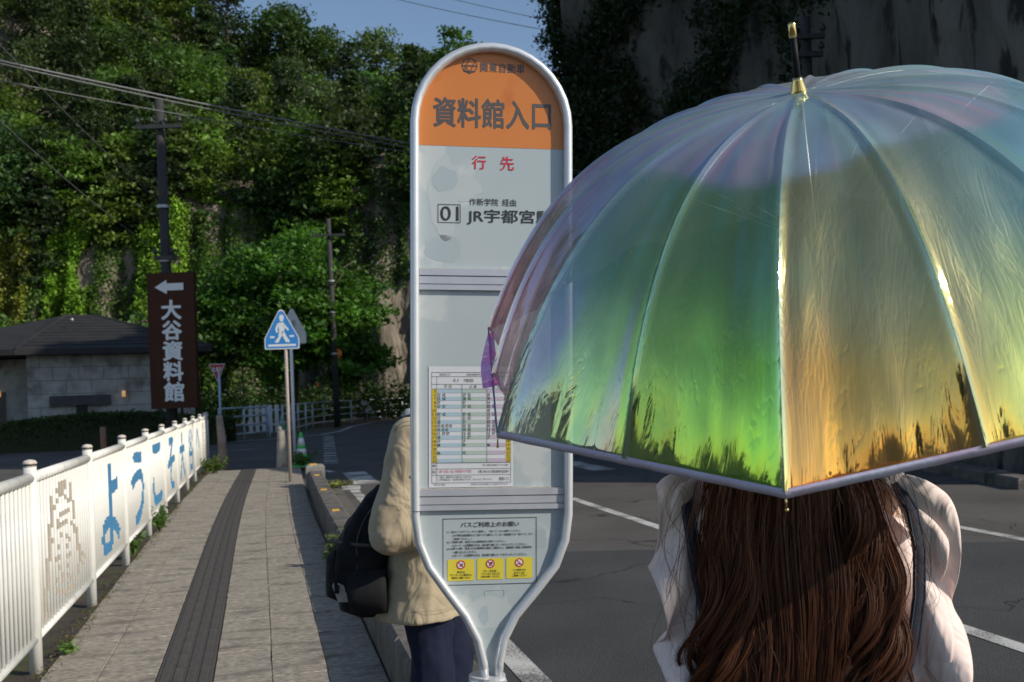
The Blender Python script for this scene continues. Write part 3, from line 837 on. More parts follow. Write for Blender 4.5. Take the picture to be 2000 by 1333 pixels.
frame_lines(box_lines(856, 401, 900, 437, 1.1), EY - .0003, MT['black'], top_panel)
# paler patches where old stickers were peeled off
MT['residue'] = pm('sticker_residue', (0.47, 0.51, 0.515), (0.44, 0.485, 0.495), 6, 0.4)
MT['clean_white'] = pm('clean_white', (0.385, 0.44, 0.465), (0.375, 0.43, 0.455), 5, 0.3)
def blob(cx, cy, rx, ry, seed, y, mat, parent, name='sticker_residue'):
    pts = []
    for k in range(36):
        a = 2 * math.pi * k / 36
        w = 1 + 0.32 * mnoise.noise((math.cos(a) * 1.6 + seed, math.sin(a) * 1.6, seed))
        pts.append((sx_(cx + rx * w * math.cos(a)), y, sz_(cy + ry * w * math.sin(a))))
    MB().add(pts, [tuple(range(36))[::-1]]).build(name, mat, parent)
blob(868, 385, 30, 76, 1.0, PY - .0003, MT['residue'], top_panel); blob(905, 370, 34, 26, 2.0, PY - .0004, MT['residue'], top_panel)
blob(871, 353, 24, 25, 9.0, PY - .0006, MT['clean_white'], top_panel, 'clean_patch'); blob(868, 488, 40, 24, 4.0, PY - .0003, MT['clean_white'], top_panel, 'clean_patch')
blob(955, 1195, 52, 28, 5.0, PY - .0003, MT['residue'], low_panel); blob(945, 1200, 9, 18, 6.0, PY - .0005, MT['clean_white'], low_panel, 'clean_patch')
# dried rust stains along the lower edges of the panels
MT['stain'] = pm('rust_stain', (0.34, 0.27, 0.17), (0.50, 0.47, 0.40), 60, 0.8, stretch=(1, 1, 4))
for i, (py, pr) in enumerate(((524.5, top_panel), (950.5, mid_panel))):
    b = MB()
    n = 60; g0, g1 = [], []
    for k in range(n + 1):
        a = 822 + (1100 - 822) * k / n
        g0.append((sx_(a), PY - .0005, sz_(py + 2.5))); g1.append((sx_(a), PY - .0005, sz_(py + 1.2 - 3.5 * max(0, mnoise.noise((k * .35, i * 3.1, 0))))))
    b.sheet([g0, g1]); b.build('rust_stain', MT['stain'], pr)

# timetable in a clear sleeve
MT['tt_blue'] = pm('timetable_blue', (0.40, 0.53, 0.62), (0.42, 0.55, 0.64), 10, 0.4)
MT['tt_green'] = pm('timetable_green', (0.42, 0.52, 0.47), (0.44, 0.54, 0.49), 10, 0.4)
MT['tt_purple'] = pm('timetable_purple', (0.52, 0.44, 0.54), (0.54, 0.46, 0.56), 10, 0.4)
MT['tt_yellow'] = pm('timetable_yellow', (0.68, 0.50, 0.03), (0.66, 0.48, 0.03), 10, 0.4)
TY = PY - 0.0015
tt = MB(); tt.box((sx_(838), TY, sz_(950)), (sx_(1002), TY + 0.001, sz_(716))); tt = tt.build('timetable', MT['paper'], bus, label='laminated timetable sheet with coloured columns')
ty = TY - 0.0006
rows0, rowh = 759.5, 7.5
for k in range(0, 19):
    y0 = rows0 + k * rowh
    for (a, b_, m1, m2) in ((854, 902, 'tt_blue', 'paper'), (902.8, 950.5, 'tt_green', 'paper'), (951.3, 988, 'tt_purple', 'paper')):
        if k % 2 == 0: rect(sx_(a), sz_(y0 + rowh), sx_(b_), sz_(y0), ty, MT[m1], tt, 'timetable_band')
for a in (844.5, 988.6):
    rect(sx_(a), sz_(rows0 + 19 * rowh), sx_(a + 8.6), sz_(rows0), ty, MT['tt_yellow'], tt, 'hour_column')
lines = [(sx_(843.5), sz_(941), sx_(844.1), sz_(727)), (sx_(997.4), sz_(941), sx_(998), sz_(727)), (sx_(843.5), sz_(727.7), sx_(998), sz_(727)), (sx_(843.5), sz_(941.6), sx_(998), sz_(941)),
         (sx_(853.3), sz_(941), sx_(853.8), sz_(735)), (sx_(902.1), sz_(902.5), sx_(902.7), sz_(750)), (sx_(950.6), sz_(902.5), sx_(951.2), sz_(750))]
for y_ in (735, 750, 759, 902.5, 914, 926): lines.append((sx_(843.5), sz_(y_ + .6), sx_(998), sz_(y_)))
frame_lines(lines, ty - .0003, MT['black'], tt)
def tiny(body, a, b, c, d, mat='black', bold=0.0): text_box(body, MT[mat], tt, sx_(a), sz_(d), sx_(c), sz_(b), ty - .0004, bold)
tiny('資料館入口', 859, 729.5, 879, 733.5); tiny('関東自動車平日時刻表', 912, 729.5, 956, 733.5)
tiny('0 1', 886, 740, 895, 745.5); tiny('宇都宮駅', 906, 739.5, 925, 746); tiny('平 日', 868, 752, 882, 757.5); tiny('土 曜', 917, 752, 931, 757.5); tiny('日 祝', 962, 752, 978, 757.5)
wk = ['', '22  42', '12  50', '57', '27  57', '', '07  42', '12', '20', '02 02 30 30', '10 10 43', '12  37 37', '30', '19', '09', '', '06', '', '']
sa = ['', '27  52', '28  45', '57', '27  55', '', '07  42', '21  52', '27', '02  32', '04  42', '12  42', '12  37', '27', '09', '', '15', '', '']
su = ['', '30', '39', '14', '02  58', '42', '21  52', '27', '02  32', '04  42', '12  42', '12  37', '27', '', '06', '', '', '', '']
for k in range(19):
    y0 = rows0 + k * rowh + 1.0
    for x0, tx in ((855, wk[k]), (904, sa[k]), (952, su[k])):
        if tx: tiny(tx, x0, y0, x0 + len(tx) * 2.55, y0 + 5.6, bold=0.01)
    for x0 in (846, 990): tiny(str(k + 5), x0 + (2.5 if k < 5 else 0), y0 + .5, x0 + 5.5, y0 + 5.6)
tiny('備考', 845, 905, 852, 911); tiny('案内', 845, 917, 852, 923)
tiny('土曜・休日は、お盆・年末年始ダイヤで運行', 857, 916, 921, 922, 'red_ink'); tiny('平日 土曜 休日 臨時ダイヤのご案内', 942, 905.5, 993, 909.5)
tiny('お問い合わせ先 関東自動車 総合案内', 934, 917, 994, 923); tiny('1. 時刻は、道路状況により遅れることがあります。', 857, 928, 922, 932); tiny('2. 学校休業日は、一部の便が運休となります。あらかじめご了承ください。', 857, 933, 962, 937)
tiny('関東バス', 975, 931, 994, 938); tiny('令和 年 月 日改正', 847, 943, 870, 946.5); tiny('時刻表の内容は変更になる場合があります', 920, 943, 992, 946.5)
m, nt, b_, out = nodes('clear_sleeve')
gl = nd(nt, 'ShaderNodeBsdfGlossy'); gl.inputs['Roughness'].default_value = 0.12
trn = nd(nt, 'ShaderNodeBsdfTransparent'); mx = nd(nt, 'ShaderNodeMixShader'); mx.inputs[0].default_value = 0.06
tc = nd(nt, 'ShaderNodeTexCoord'); nz = nd(nt, 'ShaderNodeTexNoise'); nz.inputs['Scale'].default_value = 25; bp = nd(nt, 'ShaderNodeBump'); bp.inputs['Strength'].default_value = .5; bp.inputs['Distance'].default_value = .003
nt.links.new(tc.outputs['Object'], nz.inputs['Vector']); nt.links.new(nz.outputs['Fac'], bp.inputs['Height']); nt.links.new(bp.outputs[0], gl.inputs['Normal'])
nt.links.new(trn.outputs[0], mx.inputs[1]); nt.links.new(gl.outputs[0], mx.inputs[2]); nt.links.new(mx.outputs[0], out.inputs['Surface'])
MT['sleeve'] = m
g = [[(sx_(834 + (1008 - 834) * i / 20), TY - .004 + .0012 * mnoise.noise((i * .4, k * .5, 0)), sz_(951 - (951 - 712) * k / 24)) for i in range(21)] for k in range(25)]
MB().sheet(g).build('clear_sleeve', MT['sleeve'], bus, smooth=True)

# notice on the lower panel
text_box('バスご利用上のお願い', MT['black'], low_panel, sx_(900), sz_(1028), sx_(1014), sz_(1018), EY, 0.012)
frame_lines([(sx_(865), sz_(1011.6), sx_(1049), sz_(1010.6)), (sx_(865), sz_(1140), sx_(1049), sz_(1139)), (sx_(865), sz_(1139), sx_(866), sz_(1011)), (sx_(1048), sz_(1139), sx_(1049), sz_(1011))], EY, MT['black'], low_panel)
for y0, x0, x1, tx in ((1034.3, 873, 1017, '(1)「後ろドア(中ドア)」からご乗車し、「前ドア」からお降りください。'), (1041.2, 884, 1041, '(水戸野台循環線など小型バスで運行している一部路線では「前ドア」から'),
                       (1048, 884, 921, 'ご乗車ください。)'), (1054, 873, 987, '(2) ご乗車の際、現金の方は整理券をお取りください。'), (1060.5, 884, 1029, 'ICカード・IC定期券の方は、読み取り機にカードをタッチしてください。'),
                       (1066.8, 873, 1040, '(3) お降りの際、現金の方は運賃表示機をご確認の上、運賃箱に現金と整理券を'), (1073.5, 884, 931, '一緒にお入れください。'), (1080, 884, 1029, 'ICカード・IC定期券の方は、読み取り機にカードをタッチしてください。')):
    text_box(tx, MT['black'], low_panel, sx_(x0), sz_(y0 + 5), sx_(x1), sz_(y0), EY, 0.012)
MT['notice_yellow'] = pm('notice_yellow', (0.70, 0.58, 0.06), (0.66, 0.55, 0.05), 12, 0.4)
for k, (a, tx) in enumerate(((874, ('車内では', 'マナーモードに設定の上、', '通話はご遠慮ください')), (931.5, ('ゴミ・空き缶・', 'ペットボトルなどは', 'お持ち帰りください')), (988.5, ('バス車内での', 'おタバコは', 'ご遠慮ください')))):
    yb = 1090 - k * 0.8
    pl = []
    for cx_, cy_, a0 in ((a + 49, yb + 3, 0), (a + 3, yb + 3, 90), (a + 3, yb + 38.5, 180), (a + 49, yb + 38.5, 270)):
        for j in range(5):
            t = R_(a0 + j * 22.5); pl.append((sx_(cx_ + 3 * math.cos(t)), EY + .0003, sz_(cy_ - 3 * math.sin(t))))
    yl = MB().add(pl, [tuple(range(len(pl)))]).build('yellow_notice', MT['notice_yellow'], low_panel)
    cx_, cy_ = a + 26, yb + 10.5
    MB().add([(sx_(cx_ + 7.4 * math.cos(t * .2618)), EY - .0001, sz_(cy_ - 7.4 * math.sin(t * .2618))) for t in range(24)], [tuple(range(24))]).build('prohibition_disc', MT['paper'], yl)
    rg = MB(); ribbon(rg, [(sx_(cx_ + 7.6 * math.cos(t * .2618)), sz_(cy_ - 7.6 * math.sin(t * .2618))) for t in range(25)], 2.0 / SPX, EY - .0006)
    ribbon(rg, [(sx_(cx_ - 5), sz_(cy_ - 5)), (sx_(cx_ + 5), sz_(cy_ + 5))], 1.8 / SPX, EY - .0007); rg.build('prohibition_ring', MT['red_ink'], yl)
    pc = MB()
    if k == 0: pc.add([(sx_(cx_ + q), EY - .0003, sz_(cy_ + w)) for q, w in ((-3, 3), (3, 4), (4, -2), (1, -3), (1, 1), (-3, 1))], [tuple(range(6))])
    elif k == 1: pc.add([(sx_(cx_ + q), EY - .0003, sz_(cy_ + w)) for q, w in ((-4, -2), (4, -4), (5, 0), (1, 1), (0, 5), (-3, 5), (-2, 1))], [tuple(range(7))])
    else: pc.add([(sx_(cx_ + q), EY - .0003, sz_(cy_ + w)) for q, w in ((-5, 2), (4, 2), (4, 4), (-5, 4))], [(3, 2, 1, 0)])
    pc.build('pictogram', MT['grey_ink'], yl)
    for j, s in enumerate(tx):
        w = len(s) * 3.7 + (3 if k else 0); w = min(w, 46)
        text_box(s, MT['black'], yl, sx_(cx_ - w / 2), sz_(yb + 27 + j * 5.4), sx_(cx_ + w / 2), sz_(yb + 22.6 + j * 5.4), EY - .0002, 0.012)
# clear tape patches
for a, b, c, d, nm in ((1045, 1033, 1068, 1072, 'tape'), (1058, 944, 1082, 968, 'tape')):
    rect(sx_(a), sz_(d), sx_(c), sz_(b), EY - .0012 - (0.012 if d < 1000 else 0), MT['sleeve'], bus, nm)
frame_lines([(sx_(947), sz_(1164), sx_(948), sz_(1152)), (sx_(948), sz_(1152), sx_(985), sz_(1151)), (sx_(985), sz_(1164), sx_(986), sz_(1151))], EY, MT['residue'], low_panel, 'tape_outline')
# clamp, post and foot
b = MB(); b.tube([(sx_(952), 0, sz_(1316)), (sx_(952), 0, sz_(1340))], [0.045, 0.045], 20, True, 1.0); b.box((sx_(918), -0.036, sz_(1340)), (sx_(987), 0.036, sz_(1322)))
b.build('clamp', MT['alu'], bus, smooth=False)
MB().tube([(sx_(956), 0, sz_(1338)), (sx_(956), 0, 0.10)], 0.03, 16).build('post', MT['alu'], bus, smooth=True)
b = MB(); b.tube([(sx_(956), 0, 0.0), (sx_(956), 0, 0.06), (sx_(956), 0, 0.12)], [0.16, 0.15, 0.07], 24); b.build('foot', MT['kerb'], bus)

# ================================================================== FENCE WITH PAINTED LETTERS
FU = -1.31
fence = thing('lettered_fence', 'white tubular railing with blue lettering painted across its bars', 'fence', uv(FU, 4.26))
FV0, FDV = 6.13, 1.87
NPOST = 11
def fence_v(i): return FV0 + FDV * i if i < 10 else FV0 + FDV * 9 + 0.75
bar_me = bpy.data.meshes.new('bar'); bb = MB(); bb.tube([(0, 0, 0.19), (0, 0, 1.06)], 0.0135, 8); bar_me.from_pydata(bb.v, [], bb.f); bar_me.polygons.foreach_set('use_smooth', [True] * len(bar_me.polygons)); bar_me.materials.append(MT['white_paint'])
post_me = bpy.data.meshes.new('post'); bb = MB(); bb.tube([(0, 0, -0.1), (0, 0, 1.15)], 0.0355, 14); post_me.from_pydata(bb.v, [], bb.f); post_me.polygons.foreach_set('use_smooth', [True] * len(post_me.polygons)); post_me.materials.append(MT['white_paint'])
cap_me = bpy.data.meshes.new('cap'); bb = MB(); bb.tube([(0, 0, 1.15), (0, 0, 1.155), (0, 0, 1.165)], [0.0362, 0.0362, 0.0362], 14); bb.tube([(0, 0, 1.166), (0, 0, 1.174), (0, 0, 1.186), (0, 0, 1.192)], [0.0395, 0.0395, 0.030, 0.008], 14); cap_me.from_pydata(bb.v, [], bb.f); cap_me.polygons.foreach_set('use_smooth', [True] * len(cap_me.polygons)); cap_me.materials.append(MT['cap'])
band_me = bpy.data.meshes.new('cap_band'); bb = MB(); bb.tube([(0, 0, 1.157), (0, 0, 1.165)], 0.0375, 14); band_me.from_pydata(bb.v, [], bb.f); band_me.materials.append(MT['dark_metal'])
finv = Vector(uv(FU, 4.26))
rf = random.Random(5)
for i in range(-1, NPOST):
    p = uv(FU, fence_v(i)) - finv
    po = bpy.data.objects.new('post', post_me); COL.objects.link(po); po.parent = fence; po.location = p; po.rotation_euler = (rf.uniform(-.006, .006), rf.uniform(-.006, .006), 0)
    for me in (cap_me, band_me):
        c = bpy.data.objects.new(me.name, me); COL.objects.link(c); c.parent = po
letters = {1: 'よ', 2: 'う', 3: 'こ', 4: 'そ', 5: '大', 6: '谷', 7: 'へ'}
def inside(V, T, X, Z):
    A, B, C = V[T[:, 0], :2], V[T[:, 1], :2], V[T[:, 2], :2]
    P = np.stack([X, Z], 1)[:, None, :]
    def s(p, q): return (q[None, :, 0] - p[None, :, 0]) * (P[:, :, 1] - p[None, :, 1]) - (q[None, :, 1] - p[None, :, 1]) * (P[:, :, 0] - p[None, :, 0])
    a, b, c = s(A, B), s(B, C), s(C, A)
    return (((a >= 0) & (b >= 0) & (c >= 0)) | ((a <= 0) & (b <= 0) & (c <= 0))).any(1)
STAT = ["......###.......", ".....####.#.....", "...#..##..#.....", "...#.#..#.#.....", "...##....##.....", "...#.......#....", "...#..####.#....", "..##.#.....#....", "..#..####..#....", "..#.......#.....", "..##..#....#....", "..#.....#..##...", "..#..#...#..#...", ".##.....#...#...", ".#..##......#...", ".#......##..##..", ".#...#.......#..", ".#......#....##.", "##..#.#......#.#", "#.....#.#...#.#.", "#...#....#..#...", "#....##.#..#....", "#......####.....", "##.............."]
NB = 20
for i in range(-1, NPOST - 1):
    v0, v1 = fence_v(i), fence_v(i + 1)
    a, b = uv(FU, v0) - finv, uv(FU, v1) - finv
    for z, r in ((1.085, 0.032), (0.175, 0.024)):
        m_ = MB(); m_.tube([a + Vector((0, 0, z)), b + Vector((0, 0, z))], r, 12); m_.build('rail', MT['white_paint'], fence, smooth=True)
    nb = NB if i < 9 else 8
    k0 = 8 if i == -1 else 0
    mask = None
    if i in letters:
        me = glyph_mesh(letters[i]); V, T = glyph_arrays(me); bpy.data.meshes.remove(me)
        lo, hi = V.min(0), V.max(0)
    paint = MB()
    for k in range(k0, nb):
        t = (k + 1) / (nb + 1)
        p = a.lerp(b, t)
        o = bpy.data.objects.new('bar', bar_me); COL.objects.link(o); o.parent = fence; o.location = p
        segs = []
        NZ = 58
        if i in letters:
            u0, u1 = (5.0, 16.0)
            fx = (k - u0) / (u1 - u0)
            if -0.02 <= fx <= 1.02:
                zz = (np.arange(NZ) + .5) / NZ
                zlo, zhi = 0.25, 0.98
                if letters[i] == 'へ': zlo, zhi = 0.5, 0.93
                ins = np.zeros(NZ, bool)
                for dx, dz in ((0, 0), (.012, 0), (-.012, 0), (0, .026), (0, -.026)):
                    ins |= inside(V, T, np.full(NZ, lo[0] + fx * (hi[0] - lo[0]) + dx), lo[1] + zz * (hi[1] - lo[1]) + dz)
                run = None
                for q in range(NZ + 1):
                    on = q < NZ and ins[q]
                    if on and run is None: run = q
                    if not on and run is not None:
                        segs.append((zlo + (zhi - zlo) * run / NZ, zlo + (zhi - zlo) * q / NZ)); run = None
        elif i in (0, 8):
            kk = k - 2
            if 0 <= kk < 16:
                for q, rowt in enumerate(STAT):
                    if rowt[kk] == '#': segs.append((1.0 - (q + 1) * 0.0325, 1.0 - q * 0.0325 + 0.0005))
        for z0, z1 in segs:
            vs, fs = [], []
            for j in range(9):
                ang = 2 * math.pi * j / 8
                x_, y_ = 0.0146 * math.cos(ang), 0.0146 * math.sin(ang)
                vs += [(p.x + x_, p.y + y_, z0), (p.x + x_, p.y + y_, z1)]
            for j in range(8): fs.append((2 * j, 2 * j + 2, 2 * j + 3, 2 * j + 1))
            paint.add(vs, fs)
    if paint.v:
        paint.build('painted_letter' if i in letters else 'painted_figure', MT['blue_paint'] if i in letters else MT['brown_paint'], fence, label=('blue painted letter' if i in letters else 'brown painted outline figure'), kind='stuff')

# wooden stake at the end of the fence
p = gnd(437, 912); q = at(428, 812, p.y + 0.1)
b = MB(); b.tube([p + Vector((0, 0, -.1)), p.lerp(q, .5) + Vector((0.015, 0, 0)), q], [0.11, 0.10, 0.07], 8)
b.build('stake', pm('weathered_stake', (0.33, 0.27, 0.22), (0.2, 0.16, 0.13), 6, 0.9, bump=.5, bscale=20), smooth=True, label='weathered wooden stake leaning at the far end of the white fence', cat='stake')

# ================================================================== ROAD SIGNS
MT['sign_blue'] = pm('sign_blue', (0.03, 0.21, 0.55), (0.035, 0.23, 0.58), 5, 0.35)
MT['sign_white_film'] = pm('sign_white_film', (0.72, 0.74, 0.76), (0.68, 0.7, 0.72), 5, 0.4)
MT['sign_red'] = pm('sign_red', (0.42, 0.012, 0.02), (0.38, 0.012, 0.02), 5, 0.35)
MT['pole_brown'] = pm('faded_brown_pole', (0.42, 0.34, 0.29), (0.34, 0.28, 0.24), 10, 0.6)
MT['pole_white'] = pm('white_pole', (0.72, 0.73, 0.75), (0.62, 0.63, 0.65), 10, 0.45)
def rounded(poly, r, n=4):
    out = []
    m = len(poly)
    for i in range(m):
        p, a, b = Vector(poly[i]), Vector(poly[i - 1]), Vector(poly[(i + 1) % m])
        p0, p1 = p + (a - p).normalized() * r, p + (b - p).normalized() * r
        for k in range(n + 1):
            t = k / n; out.append(tuple(p0 * (1 - t) ** 2 + p * 2 * t * (1 - t) + p1 * t * t))
    return out
def sign_plate(root, poly, y, face_mat, rim, rim_mat, back_mat):
    MB().prism(rounded(poly, 0.03), y, y + 0.004).build('plate_back', back_mat, root)
    MB().add([(x, y - 0.001, z) for x, z in rounded(poly, 0.03)], [tuple(range(len(rounded(poly, 0.03))))]).build('rim', rim_mat, root)
    c = Vector((sum(p[0] for p in poly) / len(poly), sum(p[1] for p in poly) / len(poly)))
    ins = [tuple(c + (Vector(p) - c) * (1 - rim)) for p in poly]
    rp_ = rounded(ins, 0.028)
    return MB().add([(x, y - 0.0025, z) for x, z in rp_], [tuple(range(len(rp_)))]).build('sign_face', face_mat, root)
pb = gnd(567, 942); PYd = pb.y
ped = thing('crossing_sign', 'blue five-sided pedestrian crossing sign on a faded brown pole', 'road sign', pb, (0, 0, R_(4)))
S = PYd / F_PX
hp = (942 - 682) * S
ht = (942 - 605) * S
MB().tube([(0, 0.03, -0.1), (0, 0.03, ht - 0.35)], 0.030, 12).build('pole', MT['pole_brown'], ped, smooth=True)
w = 33.5 * S
xo = -0.055
poly = [(xo - w, hp), (xo + w, hp), (xo + w, hp + 0.185), (xo, ht), (xo - w, hp + 0.185)]
poly = [(xo - w, hp), (xo + w, hp), (xo + w, hp + 0.19), (xo + .035, ht), (xo - .035, ht), (xo - w, hp + 0.19)]
face = sign_plate(ped, poly, 0.0, MT['sign_blue'], 0.06, MT['sign_white_film'], MT['galv'])
pic = MB()
def pz(q): return [(xo + a * w, -0.0045, hp + c * (ht - hp)) for a, c in q]
for q in ([(-.8, .07), (.8, .07), (.8, .125), (-.8, .125)], [(-.68, .285), (-.42, .285), (-.42, .335), (-.68, .335)], [(.45, .30), (.70, .30), (.70, .35), (.45, .35)],
          [(-.12, .80), (-.06, .70), (.10, .70), (.16, .80), (.12, .86), (.02, .88), (-.08, .86)],
          [(-.22, .66), (.12, .68), (.20, .55), (.14, .44), (-.14, .44), (-.16, .56)], [(-.14, .45), (.13, .45), (.02, .36), (-.20, .17), (-.42, .17), (-.38, .21), (-.20, .30)],
          [(-.02, .45), (.14, .45), (.30, .30), (.46, .20), (.44, .17), (.22, .18), (.02, .36)], [(-.22, .66), (-.14, .62), (-.24, .50), (-.20, .42), (-.32, .42), (-.36, .52)],
          [(.12, .68), (.20, .62), (.40, .52), (.42, .47), (.34, .47), (.14, .57)]):
    pic.add(pz(q), [tuple(range(len(q)))])
pic.build('walking_figure', MT['sign_white_film'], face)
pw = gnd(575, 905)
back = thing('road_sign', 'grey back of a second crossing sign on a bright white pole', 'road sign', pw, (0, 0, R_(150)))
S2 = pw.y / F_PX
MB().tube([(0, -0.03, -0.1), (0, -0.03, (905 - 625) * S2)], 0.036, 12).build('pole', MT['pole_white'], back, smooth=True)
zt, zb, w2 = (905 - 603) * S2, (905 - 672) * S2, 0.40
sign_plate(back, [(-w2, zb), (w2, zb), (w2, zb + .22), (.04, zt), (-.04, zt), (-w2, zb + .22)], -0.09, MT['sign_blue'], 0.06, MT['sign_white_film'], MT['galv'])
ps = gnd(432, 862)
stop = thing('stop_sign', 'red inverted triangle stop sign on a pale blue pole', 'road sign', ps, (0, 0, R_(-6)))
S3 = ps.y / F_PX
MT['pale_blue'] = pm('pale_blue_paint', (0.42, 0.55, 0.68), (0.36, 0.47, 0.58), 6, 0.5)
MB().tube([(0, 0.03, -0.1), (0, 0.03, (862 - 722) * S3)], 0.045, 12).build('pole', MT['pale_blue'], stop, smooth=True)
w3 = 16.5 * S3; zc = (862 - 711) * S3; zl = (862 - 746) * S3
face = sign_plate(stop, [(-w3 - .05, zc), (-.05, zl), (w3 - .05, zc)], 0.0, MT['sign_red'], 0.10, MT['sign_white_film'], MT['galv'])
text_box('止まれ', MT['sign_white_film'], face, -0.05 - w3 * .62, zc - .26, -0.05 + w3 * .62, zc - .10, -0.005, 0.03)

# ================================================================== UTILITY POLES, BROWN BOARD, CABLES
def utility_pole(label, base, top, r0, r1, arms, group=None):
    root = thing('utility_pole', label, 'utility pole', base, group=group)
    t = Vector(top) - Vector(base)
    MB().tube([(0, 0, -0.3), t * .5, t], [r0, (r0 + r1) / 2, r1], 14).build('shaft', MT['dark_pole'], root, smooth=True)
    for f_ in (.35, .55, .7):
        MB().tube([t * f_ - Vector((0, 0, .04)), t * f_ + Vector((0, 0, .04))], r0 * 1.05, 14).build('steel_band', MT['galv'], root)
    for z, half, n in arms:
        b = MB(); c = Vector((t.x * z / t.z, t.y * z / t.z - r0, z)); b.box((c.x - half, c.y - .05, z - .05), (c.x + half, c.y + .05, z + .05))
        arm = b.build('crossarm', MT['dark_metal'], root)
        for k in range(n):
            x = c.x - half * .92 + 1.84 * half * k / max(1, n - 1)
            q = MB(); q.tube([(x, c.y, z + .05), (x, c.y, z + .14)], .02, 8); q.tube([(x, c.y, z + .12), (x, c.y, z + .16), (x, c.y, z + .2), (x, c.y, z + .26)], [.05, .07, .05, .03], 10)
            q.build('insulator', MT['dark_metal'], arm, smooth=True)
    return root
PA = at(322, 560, 27); PAb = Vector((at(330, 800, 27).x, 27, ROAD_Z)); PAt = at(311, 195, 27)
PAb.x = PAt.x + 0.05
utility_pole('dark concrete utility pole rising above the brown direction board', PAb, PAt, 0.16, 0.11, [(PAt.z - 0.72, 0.62, 4), (2.0 + 3.4, 0.25, 2)])
PBt = at(641, 428, 48); PBb = Vector((PBt.x + 0.1, 48, ROAD_Z))
pole_b = utility_pole('dark slim utility pole in front of the large leafy tree', PBb, PBt, 0.17, 0.11, [(PBt.z - 0.75, 0.8, 3)])
# brown board
bc = at(340, 666, 26.6)
S4 = 26.6 / F_PX
board = thing('direction_board', 'brown vertical board with white arrow and characters on the utility pole', 'sign', (bc.x, 26.55, bc.z), (0, 0, R_(-3)))
MT['board_brown'] = pm('board_brown', (0.060, 0.024, 0.014), (0.07, 0.029, 0.018), 2, 0.7, spec=.15)
MT['board_white'] = pm('board_white', (0.80, 0.81, 0.82), (0.76, 0.77, 0.78), 4, 0.5)
hw, hh = 46 * S4, 132 * S4
MB().box((-hw, -0.09, -hh), (hw, 0.09, hh)).build('panel', MT['board_brown'], board)
for k in (-1, 1): MB().box((-.25, 0.09, k * hh * .6 - .04), (.25, 0.30, k * hh * .6 + .04)).build('bracket', MT['galv'], board)
b = MB(); z = hh * .79
b.add([(x * hw, -0.094, z + q * hw) for x, q in ((-.67, 0), (-.15, .30), (-.15, .15), (.57, .15), (.57, -.15), (-.15, -.15), (-.15, -.30))], [tuple(range(7))]); b.build('arrow', MT['board_white'], board)
for k, ch in enumerate('大谷資料館'):
    z1 = hh - hh * 2 * (0.205 + k * 0.151); text_box(ch, MT['board_white'], board, -hw * .40, z1 - hh * 2 * .137, hw * .42, z1, -0.094, 0.035)
# cables
def cable(label, p0, p1, sag, r, name='overhead_cable', group=None):
    p0, p1 = Vector(p0), Vector(p1); pts = []
    for k in range(17):
        t = k / 16; pts.append(p0.lerp(p1, t) - Vector((0, 0, sag * 4 * t * (1 - t))))
    return MB().tube(pts, r, 6).build(name, MT['cable'], smooth=True, label=label, cat='cable', group=group)
def c2(label, a, Ya, b_, Yb, sag=0.15, r=0.02): return cable(label, at(a[0], a[1], Ya), at(b_[0], b_[1], Yb), sag, r)
c2('thick upper cable crossing the left wood down to the bus stop sign', (-60, 106), 19, (1180, 342), 30, 0.15, 0.020)
c2('second thick cable just under the upper one across the wood', (-60, 111), 19, (1180, 346), 30, 0.2, 0.014)
c2('thin cable below the thick pair crossing the left wood', (-60, 146), 19.3, (1000, 325), 29, 0.12, 0.011)
c2('thin wire from the top left edge to the pole crossarm', (190, -40), 20, (306, 225), 27, 0.1, 0.009)
c2('thin wire slanting from the left edge to the pole above the board', (-40, 45), 17, (318, 400), 27, 0.1, 0.008)
c2('lowest thin wire slanting from the left edge into the vines', (-60, 180), 17, (322, 500), 27, 0.15, 0.008)
c2('upper thin wire crossing the sky above the bus stop sign', (730, -12), 40, (1420, 112), 31, 0.2, 0.014)
c2('middle thin wire crossing the sky right of the bus stop sign', (840, -12), 38, (1420, 98), 31, 0.15, 0.012)
c2('thin wire at the top edge above the dark cliff', (1030, -8), 36, (1420, 70), 31, 0.1, 0.010)
# pole on the dark cliff
pc = Vector((6.3, 21.0, 0)); pc.x = (1600 - 1000) / F_PX * 21
utility_pole('grey utility pole against the dark cliff above the umbrella', (pc.x, 21, 0), (pc.x - 0.02, 21, at(1600, 35, 21).z), 0.13, 0.10, [(at(1600, 75, 21).z, 0.35, 2), (at(1600, 110, 21).z, 0.3, 2)])

# ================================================================== HOUSE, HEDGE
HY = 36.0
hl = at(62, 870, HY).x; hr = at(388, 870, HY).x
eave = at(200, 690, HY).z
house = thing('stone_house', 'low grey stone building with dark hipped roof behind the hedge', 'house', ((hl + hr) / 2, HY, 0), (0, 0, R_(21.5)))
house.scale = (.93, 1, 1)
W2 = (hr - hl) / 2; DEP = 7.0
MT['oya'] = pm('oya_stone', (0.42, 0.42, 0.40), (0.31, 0.31, 0.295), 3, 0.9, bump=.4, bscale=20, c3=(0.13, 0.125, 0.11), scale3=1.2, fac3=(.5, .7))
MT['roof'] = pm('dark_roof', (0.012, 0.012, 0.013), (0.022, 0.021, 0.021), 1.5, 0.75, bump=.3, bscale=8)
MB().box((-W2 + .02, 0.03, -.1), (W2 - .02, DEP, eave)).build('wall', pm('mortar', (0.10, 0.10, 0.095), (0.08, 0.08, 0.075), 5, .95), house)
nr = 7; rh = (eave + .05) / nr; rb = random.Random(2)
